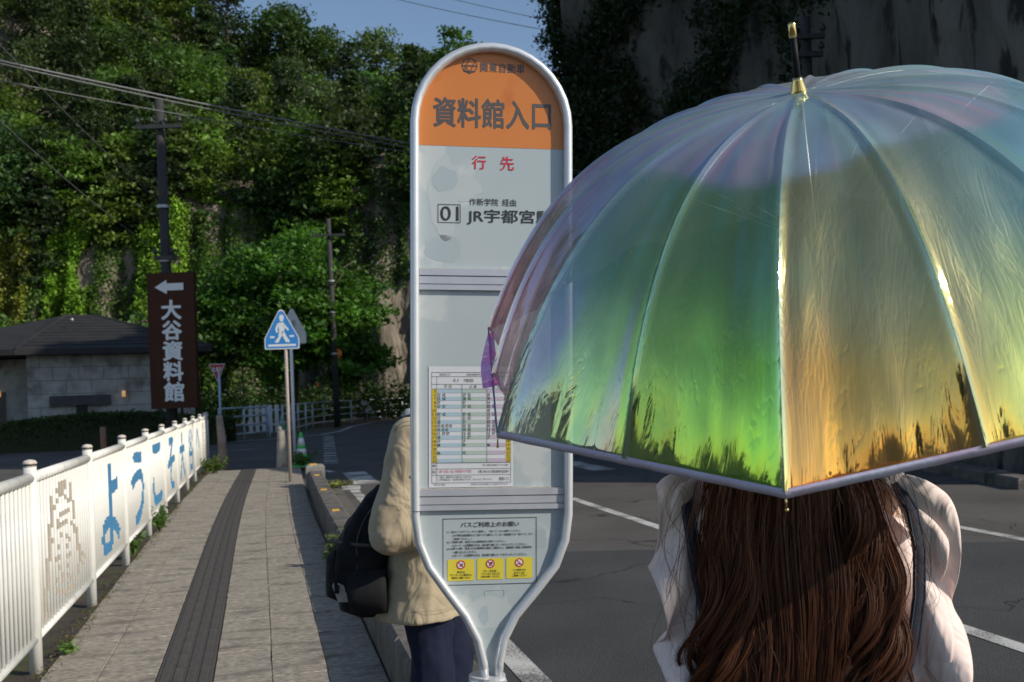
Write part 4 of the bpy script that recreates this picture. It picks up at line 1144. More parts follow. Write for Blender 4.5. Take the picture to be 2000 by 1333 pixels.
for r in range(nr):
    x = -W2 + (0.45 if r % 2 else 0.0) - 0.45
    while x < W2:
        x0, x1 = max(x, -W2), min(x + .9, W2)
        if x1 - x0 > .1:
            MB().box((x0 + .008, -.01 + rb.uniform(-.01, .01), r * rh - .05 + .008), (x1 - .008, .06, (r + 1) * rh - .05 - .008)).build('stone_block', MT['oya'], house)
        x += .9
# left wing, set back, with a dark doorway
lw = -W2 - 5.5
MB().box((lw, 1.6, -.1), (-W2 + .02, DEP, eave - .1)).build('wing_wall', MT['oya'], house)
MB().box((-W2 - 2.6, 1.50, -.05), (-W2 - .9, 1.62, 2.0)).build('doorway', MT['dark_metal'], house)
ov = 0.75
apex = at(155, 618, HY + 3.5); ax_ = apex.x - (hl + hr) / 2 + 1.45
rfz = eave - .05
ev = [(-W2 - ov - 4.6, 0.9), (-W2 - ov * .4, -ov), (W2 + ov * .9, -ov), (W2 + ov * .9, DEP + ov), (-W2 - ov - 4.6, DEP + ov)]
b = MB(); vs = [(x, y, rfz) for x, y in ev] + [(x, y, rfz + .20) for x, y in ev] + [(ax_ - .5, 3.5, apex.z), (ax_ + .5, 3.5, apex.z)]
fs = [(4, 3, 2, 1, 0)] + [(i, (i + 1) % 5, 5 + (i + 1) % 5, 5 + i) for i in range(5)] + [(5, 6, 10), (6, 7, 11, 10), (7, 8, 11), (8, 9, 10, 11), (9, 5, 10)]
roof = b.add(vs, fs).build('roof', MT['roof'], house)
for k in range(1, 11):                         # courses of the roof covering
    t = k / 11
    a0 = Vector(vs[6]).lerp(Vector(vs[10]), t); a1 = Vector(vs[7]).lerp(Vector(vs[11]), t)
    MB().tube([a0 + Vector((0, 0, .01)), a1 + Vector((0, 0, .01))], .018, 5).build('roof_course', MT['roof'], roof)
for i, j in ((6, 10), (7, 11)): MB().tube([vs[i], vs[j]], .05, 6).build('hip_ridge', MT['roof'], roof)
MB().ball((ax_ - .25, 1.5, apex.z - .35), .07).build('roof_lamp', MT['galv'], roof, smooth=True)
MT['lamp_glow'] = None
m, nt, b_, out = nodes('wall_lamp_glow'); b_.inputs['Base Color'].default_value = (0.8, 0.55, 0.3, 1); b_.inputs['Emission Color'].default_value = (1.0, 0.55, 0.22, 1); b_.inputs['Emission Strength'].default_value = 0.45; MT['lamp_glow'] = m
for px, wy in ((41, 1.6), (242, 0)):
    x = at(px, 775, HY + wy).x - (hl + hr) / 2; z = at(px, 770, HY + wy).z
    MB().tube([(x, wy - .13, z - .10), (x, wy - .13, z + .12)], .07, 10).build('wall_lamp', MT['lamp_glow'], house, smooth=True)
x0 = at(100, 780, HY).x - (hl + hr) / 2; x1 = at(217, 780, HY).x - (hl + hr) / 2; z0, z1 = at(150, 792, HY).z, at(150, 773, HY).z
MB().box((x0, -.16, z0), (x1, -.02, z1)).build('lintel', pm('dark_stone', (0.05, 0.052, 0.055), (0.07, 0.07, 0.075), 3, .8), house)
xa, xb = at(150, 800, HY).x - (hl + hr) / 2, at(172, 800, HY).x - (hl + hr) / 2
MB().box((xa, -.10, 0), (xb, -.02, z0)).build('pilaster', MT['roof'], house)
xa = at(300, 800, HY).x - (hl + hr) / 2
for dx in (0, .35): MB().box((xa + .15 + dx, -.08, .3), (xa + .35 + dx, -.015, 1.3)).build('slit_window', MT['dark_metal'], house)
MB().tube([(W2 - .5, -.08, 0), (W2 - .5, -.08, eave)], .05, 8).build('downpipe', MT['dark_metal'], house, smooth=True)
p = at(48, 845, HY - .8); q = at(72, 790, HY - .1)
MB().tube([(p.x, p.y, 0), q], .045, 8).build('leaning_prop', pm('yellow_prop', (0.55, 0.36, 0.05), (0.45, 0.28, 0.04), 5, .6), smooth=True, label='yellow prop leaning against the stone house wall', cat='prop')
# clipped hedge
def hedge_cloud(n):
    P = []
    for i in range(n):
        t = random.random(); x = -20.5 + 10.6 * t; y = 32.0 + 2.2 * random.random() + 1.5 * t
        hgt = (0.75 + 0.40 * math.exp(-((t - .62) / .30) ** 2)) * (1 + .06 * mnoise.noise((x * 1.5, 0, 0)))
        P.append((x, y, hgt * random.random() ** .35 + random.gauss(0, .03)))
    return np.array(P)
P = hedge_cloud(34000); V, Q = leaf_quads(P, 0.06, .7); T = np.repeat(np.array((0.05, 0.085, 0.022))[None] * RNG.uniform(.6, 1.35, (len(P), 1)), 4, 0)
hedge = thing('hedge', 'low clipped dark hedge in front of the stone house', 'hedge', (0, 0, 0))
link('foliage', np_mesh('foliage', V, Q, T), MT['leaf'], hedge)
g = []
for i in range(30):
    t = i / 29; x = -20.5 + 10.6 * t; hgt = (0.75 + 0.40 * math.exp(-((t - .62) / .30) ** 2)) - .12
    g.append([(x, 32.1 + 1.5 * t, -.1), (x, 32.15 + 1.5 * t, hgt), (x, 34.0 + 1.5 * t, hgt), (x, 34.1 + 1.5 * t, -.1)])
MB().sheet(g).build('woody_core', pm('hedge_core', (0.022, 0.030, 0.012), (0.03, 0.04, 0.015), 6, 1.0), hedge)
# rusty post behind the fence
p = at(202, 860, 24); MB().tube([(p.x, 24, ROAD_Z - .1), (p.x, 24, at(202, 834, 24).z)], .07, 10).build('rusty_post', pm('rusty_orange', (0.30, 0.09, 0.04), (0.16, 0.13, 0.09), 6, .8), smooth=True, label='short rusty orange post behind the white fence', cat='post')

# ================================================================== GUARD FENCES
MT['pipe_pale'] = pm('pale_pipe', (0.50, 0.58, 0.66), (0.40, 0.47, 0.54), 4, .5)
def pipe_fence(label, pts, hts, heights, r=.035, post_r=.045):
    root = thing('guard_fence', label, 'fence', pts[0])
    o = Vector(pts[0])
    for p, h in zip(pts, hts):
        q = Vector(p) - o
        MB().tube([q + Vector((0, 0, -.1)), q + Vector((0, 0, h))], post_r, 8).build('post', MT['pipe_pale'], root, smooth=True)
    for f_ in heights:
        for i in range(len(pts) - 1):
            a, b = Vector(pts[i]) - o, Vector(pts[i + 1]) - o
            MB().tube([a + Vector((0, 0, hts[i] * f_)), b + Vector((0, 0, hts[i + 1] * f_))], r, 8).build('rail', MT['pipe_pale'], root, smooth=True)
    return root
a, b_ = gnd(430, 861), gnd(522, 851)
pipe_fence('pale four-rail pipe fence beside the red stop sign', [a, a.lerp(b_, .5), b_, b_ + Vector((.25, -.6, 0))], [1.15, 1.15, 1.15, 1.0], (.97, .70, .42, .14), .035)
pts = [(-9.3, 40.2, 0), (-9.6, 44.5, 0), (-9.9, 49.2, 0), (-9.5, 53.0, 0), (-8.2, 56.0, 0), (-6.5, 58.5, 0), (-4.8, 60.2, 0), (-3.0, 61.5, 0)]
dense = []
for i in range(len(pts) - 1):
    dense += [tuple(Vector(pts[i]).lerp(Vector(pts[i + 1]), k / 2)) for k in range(2)]
pipe_fence('long pale pipe guard fence curving along the far road edge', dense + [pts[-1]], [1.15] * (len(dense) + 1), (.97, .66, .36, .08), .030)
# white slatted barrier leaning behind the pipe fence
wr = thing('slatted_barrier', 'white slatted barrier panel behind the pale pipe fence', 'barrier', gnd(515, 846))
for k in range(5):
    MB().box((-.62 + k * .27, .1, 0.0), (-.46 + k * .27, .13, 1.15)).build('slat', MT['sign_white_film'], wr)
for z in (.3, .9): MB().box((-.66, .135, z), (.70, .16, z + .08)).build('cross_bar', MT['pipe_pale'], wr)

# ================================================================== BOLLARD, CONES, SMALL THINGS
p = gnd(552, 913); s = p.y / F_PX
bol = thing('bollard', 'weathered tapering concrete bollard at the end of the pavement', 'bollard', p)
MT['old_conc'] = pm('weathered_concrete', (0.44, 0.39, 0.32), (0.30, 0.26, 0.21), 6, .9, bump=.4, bscale=25, c3=(.16, .12, .09), scale3=4, fac3=(.56, .72))
H = 72 * s
MB().tube([(0, 0, -.1), (0, 0, .02), (0, 0, H * .45), (0, 0, H * .80), (0, 0, H * .96), (-.01, 0, H)], [.125, .125, .108, .092, .085, .06], 14).build('body', MT['old_conc'], bol, smooth=True)
MB().tube([(-.03, 0, H - .02), (-.03, 0, H + .03), (-.03, 0, H + .07), (-.03, 0, H + .09)], [.045, .055, .045, .02], 10).build('knob', MT['old_conc'], bol, smooth=True)
MB().tube([(0, 0, H * .62), (0, 0, H * .625)], .1035, 14).build('painted_ring', MT['rusty'], bol, smooth=True)
def cone(label, base, h, r):
    root = thing('traffic_cone', label, 'traffic cone', base, group=None)
    prof_ = [(0, r * .98), (.36, r * .70), (.362, r * .70), (.55, r * .555), (.552, r * .555), (.62, r * .50), (.85, r * .32), (.86, r * .31), (1.0, r * .18)]
    gm, wm = MT['cone_green'], MT['sign_white_film']
    for (t0, r0, t1, r1, m_) in ((0.04, r * .96, .36, r * .71, gm), (.36, r * .715, .52, r * .585, wm), (.52, r * .58, .62, r * .50, gm), (.62, r * .505, .84, r * .325, wm), (.84, r * .32, 1.0, r * .17, gm)):
        MB().tube([(0, 0, h * t0), (0, 0, h * t1)], [r0, r1], 18).build('cone_band', m_, root, smooth=True)
    bb = MB(); bb.bevbox((-r * 1.25, -r * 1.25, 0), (r * 1.25, r * 1.25, .035), .012); bb.build('base', gm, root)
    return root
MT['cone_green'] = pm('cone_green', (0.05, 0.52, 0.09), (0.06, 0.56, 0.12), 8, .45)
p = gnd(590, 911, 0.0); cone('green and white traffic cone at the end of the kerb', p, .72, .16)
p = gnd(552, 838); cone('far green traffic cone behind the concrete bollard', p, .72, .17)
# wall behind and small board at the far guard fence
p = at(704, 783, 57)
fr_ = thing('notice_board', 'black framed notice board behind the far guard fence', 'board', (p.x, 57, 0))
MB().box((-.30, 0, 1.2), (.30, .06, 2.2)).build('frame', MT['dark_metal'], fr_); rect(-.2, 1.3, .2, 2.05, -.01, MT['kerb'], fr_, 'panel')
for x in (-.25, .25): MB().tube([(x, .03, -.1), (x, .03, 1.2)], .03, 6).build('leg', MT['dark_metal'], fr_)
a = at(703, 783, 55.5); bq = at(730, 808, 55.5)
b = MB(); b.add([a, a + Vector((.42, .05, 0)), bq + Vector((.05, 0, 0)), bq + Vector((-.3, 0, 0)), a.lerp(bq, .62) + Vector((-.25, 0, -.05)), ], [(4, 3, 2, 1, 0)])
b.add([v_ for v_ in [a + Vector((0, .02, 0)), a + Vector((.42, .07, 0)), bq + Vector((.05, .02, 0)), bq + Vector((-.3, .02, 0)), a.lerp(bq, .62) + Vector((-.25, .02, -.05))]], [(0, 1, 2, 3, 4)])
b.build('fallen_board', MT['sign_white_film'], label='white board slipped askew against the far guard fence', cat='board')
p = at(653, 690, 47.8)
m, nt, b_, out = nodes('amber_lamp'); b_.inputs['Base Color'].default_value = (.7, .22, .03, 1); b_.inputs['Emission Color'].default_value = (1, .28, .03, 1); b_.inputs['Emission Strength'].default_value = .04; MT['amber'] = m
MB().tube([(p.x, 48.40, p.z), (p.x, 48.34, p.z), (p.x, 48.30, p.z)], [.27, .27, .2], 20).build('round_reflector', MT['amber'], smooth=True, label='round orange disc mounted on the slim utility pole', cat='reflector')
p = at(491, 700, 52)
ds = thing('guide_sign', 'small grey guide sign in the shade behind the blue crossing sign', 'sign', (p.x, 52, 0))
MB().box((-.70, 0, p.z - .33), (.70, .05, p.z + .33)).build('plate', pm('guide_plate_grey', (.22, .24, .26), (.18, .2, .22), 3, .6), ds); MB().tube([(-.5, .08, -.1), (-.5, .08, p.z)], .04, 8).build('pole', MT['dark_metal'], ds)  # plate in its own plain grey
frame_lines([(-.6, p.z + .2, .6, p.z + .24), (-.6, p.z - .24, .6, p.z - .2)], -.006, MT['black'], ds)
p = at(622, 752, 50)
MB().ball((p.x, 50, p.z), .10, 8, 6).build('warning_lamp', MT['amber'], smooth=True, label='small orange lamp glowing in the shade under the large tree', cat='lamp')

# ================================================================== WEEDS
def weed(label, c, h, n, col, name='weed', spread=.18, leaf=.05):
    root = thing(name, label, 'weed', c)
    st = MB(); P = []
    for k in range(n):
        a = random.uniform(0, 6.28); tip = Vector((math.cos(a) * spread * random.random(), math.sin(a) * spread * random.random(), h * random.uniform(.6, 1)))
        st.tube([(0, 0, 0), tip * .5 + Vector((0, 0, h * .08)), tip], [.006, .004, .002], 5)
        for q in range(16):
            t = random.uniform(.25, 1); P.append(tuple(tip * t + Vector((random.gauss(0, leaf * .7), random.gauss(0, leaf * .7), random.gauss(0, leaf * .3)))))
    st.build('stem', pm('weed_stem', (.10, .12, .03), (.16, .09, .04), 8, .8) if 'stemm' not in MT else MT['stemm'], root)
    P = np.array(P); V, Q = leaf_quads(P, leaf, .6, .32); T = np.repeat(np.array(col)[None] * RNG.uniform(.7, 1.3, (len(P), 1)), 4, 0)
    link('leaves', np_mesh('leaves', V, Q, T), MT['leaf'], root)
    return root
MT['stemm'] = pm('weed_stem', (.10, .12, .03), (.16, .09, .04), 8, .8)
weed('leafy weed in the soil by the third fence post', gnd(262, 1085), .22, 6, (.10, .19, .04), spread=.22)
weed('taller leafy weed beside the fourth fence post', gnd(312, 1040), .32, 6, (.10, .20, .04), spread=.16)
weed('low green weed at the far end of the fence', gnd(418, 925), .35, 22, (.10, .17, .03), spread=.5)
weed('green weeds round the foot of the traffic cone', gnd(592, 912), .32, 26, (.07, .15, .03), spread=.45)
weed('weed with pale flowers at the kerb beside the backpack', gnd(655, 1108), .30, 14, (.13, .17, .07), spread=.14, leaf=.04)
weed('flat yellowish weed on the gutter beyond the end block', uv(1.05, 16.5, -.03), .12, 12, (.16, .17, .04), spread=.4)
weed('small weed tuft at the bottom left of the pavement', gnd(130, 1278), .07, 7, (.14, .24, .05), spread=.08, leaf=.025)
# moss and dry grass along the pavement edge
P = []
for i in range(3000):
    v = 4.6 + 17 * random.random(); w_ = mnoise.noise((v * 1.1, 3.3, 0))
    u = -1.25 + random.gauss(0, .035 + .05 * max(0, w_)) 
    if w_ < -.25: continue
    P.append(tuple(uv(u, v, random.uniform(-.005, .018 + .04 * max(0, w_)))))
P = np.array(P); V, Q = leaf_quads(P, .013, .4, .25); T = np.repeat(np.array((.13, .11, .035))[None] * RNG.uniform(.5, 1.4, (len(P), 1)) * np.array([[1, 1, 1]]), 4, 0)
link('edge_moss', np_mesh('edge_moss', V, Q, T), MT['leaf'], label='brownish moss and dry grass along the left pavement edge', cat='moss', kind='stuff')
# pink petal scrap by the fence
p = gnd(298, 1020)
b = MB()
for k in range(5):
    a = k * 1.256; b.sheet([[p + Vector((math.cos(a + e) * r_ * .09, math.sin(a + e) * r_ * .03, .06 + .09 * r_ + .03 * e)) for e in (-.4, 0, .4)] for r_ in (0.1, .6, 1)])
b.build('pink_flower', pm('pink_petal', (.75, .22, .30), (.65, .16, .25), 10, .6), smooth=True, label='small pink flower beside the fence post', cat='flower')
# ================================================================== UMBRELLA
UC = Vector((0.529, 1.687, 1.631)); UA = Vector((-0.1882, -0.3883, 0.9021)).normalized()
UR, UH, USPIN = 0.62, 0.348, 2.704
Uu = Vector((0, 1, 0)).cross(UA).normalized(); Uv = UA.cross(Uu)
APEX = UC + UA * UH
umb = thing('umbrella', 'large transparent iridescent umbrella shimmering green, orange and lilac, held by the woman', 'umbrella', APEX - UA * 1.0)
UO = APEX - UA * 1.0
TH = 2 * math.atan(UH / UR)
def rib_rz(s, k=1.0):
    """radius and height above the rim plane at the fraction s of the way out along a rib"""
    return UR * s, UH * (1 - s ** 3)
def umb_pt(ang, r, z):
    return UC + (Uu * math.cos(ang) + Uv * math.sin(ang)) * r + UA * z - UO
def film_mat():
    m, nt, b, out = nodes('iridescent_film')
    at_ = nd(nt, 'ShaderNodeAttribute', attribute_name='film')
    tc = nd(nt, 'ShaderNodeTexCoord'); mp = nd(nt, 'ShaderNodeMapping')
    nt.links.new(tc.outputs['UV'], mp.inputs['Vector']); mp.inputs['Scale'].default_value = (1, 1, 1)
    n1 = nd(nt, 'ShaderNodeTexNoise'); n1.inputs['Scale'].default_value = 4.5; n1.inputs['Detail'].default_value = 4; n1.inputs['Distortion'].default_value = 1.2
    mp2 = nd(nt, 'ShaderNodeMapping'); mp2.inputs['Scale'].default_value = (3.0, 1.5, 1)
    nt.links.new(tc.outputs['UV'], mp2.inputs['Vector'])
    n2 = nd(nt, 'ShaderNodeTexNoise'); n2.inputs['Scale'].default_value = 3.2; n2.inputs['Detail'].default_value = 4; n2.inputs['Distortion'].default_value = 0.6
    nt.links.new(mp.outputs[0], n1.inputs['Vector']); nt.links.new(mp2.outputs[0], n2.inputs['Vector'])
    ad = nd(nt, 'ShaderNodeMath', operation='ADD'); nt.links.new(n1.outputs['Fac'], ad.inputs[0]); nt.links.new(n2.outputs['Fac'], ad.inputs[1])
    bp = nd(nt, 'ShaderNodeBump'); bp.inputs['Strength'].default_value = 0.13; bp.inputs['Distance'].default_value = 0.010
    vo = nd(nt, 'ShaderNodeTexVoronoi', feature='DISTANCE_TO_EDGE'); vo.inputs['Scale'].default_value = 3.5
    mp3 = nd(nt, 'ShaderNodeMapping'); mp3.inputs['Scale'].default_value = (1.5, .8, 1); wp = nd(nt, 'ShaderNodeVectorMath', operation='ADD')
    nt.links.new(tc.outputs['UV'], mp3.inputs['Vector']); nt.links.new(mp3.outputs[0], wp.inputs[0]); nt.links.new(n2.outputs['Color'], wp.inputs[1]); nt.links.new(wp.outputs[0], vo.inputs['Vector'])
    vr = nd(nt, 'ShaderNodeMapRange'); vr.inputs[2].default_value = .12; vr.inputs[3].default_value = 0; vr.inputs[4].default_value = .16; nt.links.new(vo.outputs['Distance'], vr.inputs[0])
    ad2 = nd(nt, 'ShaderNodeMath', operation='ADD'); nt.links.new(ad.outputs[0], ad2.inputs[0]); nt.links.new(vr.outputs[0], ad2.inputs[1])
    nt.links.new(ad2.outputs[0], bp.inputs['Height'])
    gl = nd(nt, 'ShaderNodeBsdfGlossy'); gl.inputs['Roughness'].default_value = 0.065
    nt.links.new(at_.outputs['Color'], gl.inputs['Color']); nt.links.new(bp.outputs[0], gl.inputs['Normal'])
    # clear interference coat: hue drifts with thickness
    b.inputs['Base Color'].default_value = (0, 0, 0, 1); b.inputs['Roughness'].default_value = 0.05; b.inputs['IOR'].default_value = 1.9
    b.inputs['Specular IOR Level'].default_value = 0.5
    thn = nd(nt, 'ShaderNodeMapRange'); thn.inputs[3].default_value = 320; thn.inputs[4].default_value = 620
    nt.links.new(n1.outputs['Fac'], thn.inputs[0]); nt.links.new(thn.outputs[0], b.inputs['Thin Film Thickness']); b.inputs['Thin Film IOR'].default_value = 1.33
    nt.links.new(bp.outputs[0], b.inputs['Normal'])
    tr = nd(nt, 'ShaderNodeBsdfTransparent'); tr.inputs['Color'].default_value = (0.86, 0.86, 0.88, 1)
    tl = nd(nt, 'ShaderNodeBsdfTranslucent')
    df = nd(nt, 'ShaderNodeBsdfDiffuse')
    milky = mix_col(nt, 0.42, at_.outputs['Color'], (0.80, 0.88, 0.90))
    nt.links.new(milky, tl.inputs['Color']); nt.links.new(milky, df.inputs['Color'])
    mk = nd(nt, 'ShaderNodeMixShader'); mk.inputs[0].default_value = 0.45; nt.links.new(df.outputs[0], mk.inputs[1]); nt.links.new(tl.outputs[0], mk.inputs[2])
    s1 = nd(nt, 'ShaderNodeMixShader'); s1.inputs[0].default_value = 0.50; nt.links.new(tr.outputs[0], s1.inputs[1]); nt.links.new(mk.outputs[0], s1.inputs[2])
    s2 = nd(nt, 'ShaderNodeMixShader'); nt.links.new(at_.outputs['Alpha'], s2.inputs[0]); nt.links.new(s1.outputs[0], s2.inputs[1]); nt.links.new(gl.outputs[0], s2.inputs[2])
    s3 = nd(nt, 'ShaderNodeMixShader'); s3.inputs[0].default_value = 0.16; nt.links.new(s2.outputs[0], s3.inputs[1])
    nt.links.new(b.outputs[0], s3.inputs[2])
    # the thin coat lets the film below through
    adds = nd(nt, 'ShaderNodeAddShader')
    nt.links.new(s3.outputs[0], out.inputs['Surface'])
    return m
MT['film'] = film_mat()
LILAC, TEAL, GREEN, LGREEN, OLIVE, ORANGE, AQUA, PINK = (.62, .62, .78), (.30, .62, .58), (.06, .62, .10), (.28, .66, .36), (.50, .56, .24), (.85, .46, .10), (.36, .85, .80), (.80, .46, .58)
# coat of the film: own tint plus reflection hues painted in, and mirror strength; g runs round the canopy in half panels, s from hub to hem
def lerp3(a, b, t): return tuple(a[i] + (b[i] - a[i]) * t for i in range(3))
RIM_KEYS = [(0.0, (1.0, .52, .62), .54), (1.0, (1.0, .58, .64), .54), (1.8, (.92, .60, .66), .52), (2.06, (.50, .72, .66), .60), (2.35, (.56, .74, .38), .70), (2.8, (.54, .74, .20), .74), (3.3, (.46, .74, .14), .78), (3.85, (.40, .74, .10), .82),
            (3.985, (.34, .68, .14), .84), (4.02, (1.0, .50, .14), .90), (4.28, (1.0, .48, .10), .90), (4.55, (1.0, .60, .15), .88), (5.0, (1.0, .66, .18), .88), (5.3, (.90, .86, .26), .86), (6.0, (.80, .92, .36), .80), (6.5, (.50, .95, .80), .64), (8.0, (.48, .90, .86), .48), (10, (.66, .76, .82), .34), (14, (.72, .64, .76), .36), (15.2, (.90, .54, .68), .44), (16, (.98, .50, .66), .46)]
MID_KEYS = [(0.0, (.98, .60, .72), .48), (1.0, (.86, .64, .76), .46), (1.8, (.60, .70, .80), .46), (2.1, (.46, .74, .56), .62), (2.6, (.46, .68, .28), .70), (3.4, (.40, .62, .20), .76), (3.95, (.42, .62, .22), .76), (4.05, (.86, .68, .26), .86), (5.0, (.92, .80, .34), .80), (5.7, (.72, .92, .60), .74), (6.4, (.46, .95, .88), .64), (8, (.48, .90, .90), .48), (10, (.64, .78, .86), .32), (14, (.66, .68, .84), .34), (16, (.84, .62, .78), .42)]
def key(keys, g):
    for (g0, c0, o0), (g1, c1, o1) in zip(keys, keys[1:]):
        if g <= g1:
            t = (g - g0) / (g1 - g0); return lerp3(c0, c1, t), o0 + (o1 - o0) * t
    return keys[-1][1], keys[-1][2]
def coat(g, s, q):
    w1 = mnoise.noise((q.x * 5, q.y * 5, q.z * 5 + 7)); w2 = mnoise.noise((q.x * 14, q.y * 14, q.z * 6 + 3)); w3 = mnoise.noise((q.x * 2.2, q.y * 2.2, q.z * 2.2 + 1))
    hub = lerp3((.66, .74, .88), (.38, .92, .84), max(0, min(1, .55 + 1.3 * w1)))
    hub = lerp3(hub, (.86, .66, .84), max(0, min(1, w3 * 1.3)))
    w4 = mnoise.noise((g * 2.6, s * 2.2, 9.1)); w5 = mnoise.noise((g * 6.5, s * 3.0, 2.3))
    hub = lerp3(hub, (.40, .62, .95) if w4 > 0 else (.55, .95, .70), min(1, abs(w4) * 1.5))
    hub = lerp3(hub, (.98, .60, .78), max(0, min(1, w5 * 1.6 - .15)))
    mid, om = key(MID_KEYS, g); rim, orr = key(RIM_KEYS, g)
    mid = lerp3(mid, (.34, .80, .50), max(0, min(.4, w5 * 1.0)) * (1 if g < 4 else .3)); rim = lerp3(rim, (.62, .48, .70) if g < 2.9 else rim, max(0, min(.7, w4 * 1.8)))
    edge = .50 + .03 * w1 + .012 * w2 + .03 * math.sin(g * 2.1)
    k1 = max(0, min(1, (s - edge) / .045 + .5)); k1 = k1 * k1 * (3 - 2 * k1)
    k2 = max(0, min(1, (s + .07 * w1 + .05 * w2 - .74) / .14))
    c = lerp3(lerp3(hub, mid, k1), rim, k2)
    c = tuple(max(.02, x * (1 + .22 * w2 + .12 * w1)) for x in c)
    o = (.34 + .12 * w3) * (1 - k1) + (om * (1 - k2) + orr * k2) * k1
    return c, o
NS, NT_ = 52, 26
for sec in range(8):
    a0 = USPIN + sec * math.pi / 4; a1 = a0 + math.pi / 4
    vs, fs, cols, uvs = [], [], [], []
    for hlf in range(2):
        b0 = len(vs)
        for i in range(NS + 1):
            s = 1 - (1 - i / NS) ** 1.25 * 0.985
            r, z = rib_rz(s)
            pm_f = 1 - (1 - math.cos(math.pi / 8)) * s ** 1.6          # the mid seam runs to the middle of the straight hem
            rm = r * pm_f
            P0 = umb_pt(a0 if hlf == 0 else (a0 + a1) / 2, r if hlf == 0 else rm, z)
            P1 = umb_pt((a0 + a1) / 2 if hlf == 0 else a1, rm if hlf == 0 else r, z)
            nrm = (P0 + P1 - 2 * (UC - UO - UA * (UR / math.tan(TH)) * 1.0)).normalized()
            for j in range(NT_ + 1):
                t = j / NT_
                p = P0.lerp(P1, t)
                q = p + UO
                g_ = sec * 2 + hlf + t
                de = min(t, 1 - t)                                   # distance to the nearest rib, across the half panel
                dm = de * r * .40                                      # the same in metres
                bell = math.sin(math.pi * t)
                sag = -0.030 * r * bell * (0.35 + 0.65 * s)
                ridge_ = .0022 * math.exp(-(dm / .0035) ** 2) - .0016 * math.exp(-((dm - .011) / .006) ** 2)
                buck = .0032 * math.sin(g_ * 9.5 + 3.5 * mnoise.noise((q.x * 4, q.y * 4, q.z * 3 + sec))) * bell * s
                wr = .0030 * mnoise.noise((q.x * 11, q.y * 11, q.z * 6 + sec)) + .0013 * mnoise.noise((q.x * 30, q.y * 30, q.z * 14))
                hem = .0028 * max(0, (s - .84) / .16) ** 1.3 * math.sin(t * 34 + 4 * mnoise.noise((t * 5, sec + hlf, 0))) * bell
                p = p + nrm * (sag + ridge_ * min(1, s * 2.5) + (buck + wr) * min(1, s * 2.5) * min(1, de * 7) + hem)
                vs.append(p)
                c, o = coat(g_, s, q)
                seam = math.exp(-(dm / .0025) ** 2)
                c = lerp3(c, (.60, .95, .82), .5 * seam)  # bright highlight along the ribs painted into the film colour
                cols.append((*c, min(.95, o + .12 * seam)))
                uvs.append((t * r * 1.6 + sec + hlf * .5, s * 1.2))
        for i in range(NS):
            for j in range(NT_):
                a = b0 + i * (NT_ + 1) + j
                fs.append((a, a + NT_ + 1, a + NT_ + 2, a + 1))
    me = bpy.data.meshes.new('canopy_panel'); me.from_pydata([tuple(v_) for v_ in vs], [], fs)
    me.polygons.foreach_set('use_smooth', [True] * len(me.polygons))
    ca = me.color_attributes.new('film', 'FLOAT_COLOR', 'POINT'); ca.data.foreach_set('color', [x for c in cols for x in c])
    ul = me.uv_layers.new(name='UVMap')
    li = [0] * len(me.loops); me.loops.foreach_get('vertex_index', li)
    ul.data.foreach_set('uv', [x for i in li for x in uvs[i]])
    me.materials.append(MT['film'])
    panel_o = link('canopy_panel', me, None, umb)
    # taped hem along the straight edge
    r, z = rib_rz(1.0)
    A, B = umb_pt(a0, r, z), umb_pt(a1, r, z)
    mid = umb_pt((a0 + a1) / 2, r * math.cos(math.pi / 8), z)
    hemg = []
    for i in range(25):
        t = i / 24; p = A.lerp(B, t)
        wv = 0.0003 * math.sin(t * 50 + sec)
        hemg.append([p + UA * 0.003 + (mid - (UC - UO)).normalized() * (.001 + wv), p - UA * 0.0055 + (mid - (UC - UO)).normalized() * (.002 + wv * 2), p - UA * 0.005 - (mid - (UC - UO)).normalized() * .001, p + UA * 0.005 - (mid - (UC - UO)).normalized() * .002])
    if 'hem' not in MT: MT['hem'] = pm('lilac_hem', (.66, .56, .70), (.70, .72, .84), 10, .3, bump=.3, bscale=60, bdist=.003)
    MB().sheet(hemg).build('hem', MT['hem'], panel_o, smooth=True)
MT['gold'] = pm('gold_metal', (.75, .58, .25), (.68, .5, .2), 20, .22, metal=1.0)
MT['rib'] = pm('rib_steel', (.62, .64, .66), (.5, .52, .54), 20, .3, metal=.9)
for k in range(16):
    a = USPIN + k * math.pi / 8
    pts = []
    for i in range(21):
        s = .05 + .95 * i / 20
        r, z = rib_rz(s)
        if k % 2: r *= 1 - (1 - math.cos(math.pi / 8)) * s ** 1.6
        pts.append(umb_pt(a, r - .004, z - .006))
    rib = MB().tube(pts, .0017, 6).build('rib', MT['rib'], umb, smooth=True)
    if k % 2 == 0:
        r, z = rib_rz(1.0)
        p0 = umb_pt(a, r, z - .004); p1 = umb_pt(a, r + .004, z - .020)
        tipm = MB(); tipm.tube([p0, p1], .0013, 6); tipm.ball(tuple(p1), .0024, 8, 6); tipm.build('rib_tip', MT['gold'], rib, smooth=True)
    r, z = rib_rz(.5)
    MB().tube([umb_pt(a, r - .006, z - .01), umb_pt(a, .012, UH - .24)], .0010, 5).build('stretcher', MT['rib'], umb, smooth=True)
def ax(d): return UA * (1.0 - d)          # point on the shaft, d metres below the hub
MB().tube([ax(-.01), ax(.80)], .0055, 10).build('shaft', MT['rib'], umb, smooth=True)
MB().tube([ax(.225), ax(.26)], .011, 12).build('runner', pm('dark_plastic', (.03, .03, .035), (.05, .05, .05), 10, .4), umb, smooth=True)
MB().tube([ax(.012), ax(.004), ax(-.004), ax(-.018), ax(-.022)], [.013, .0145, .012, .008, .007], 18).build('hub_cap', MT['gold'], umb, smooth=True)
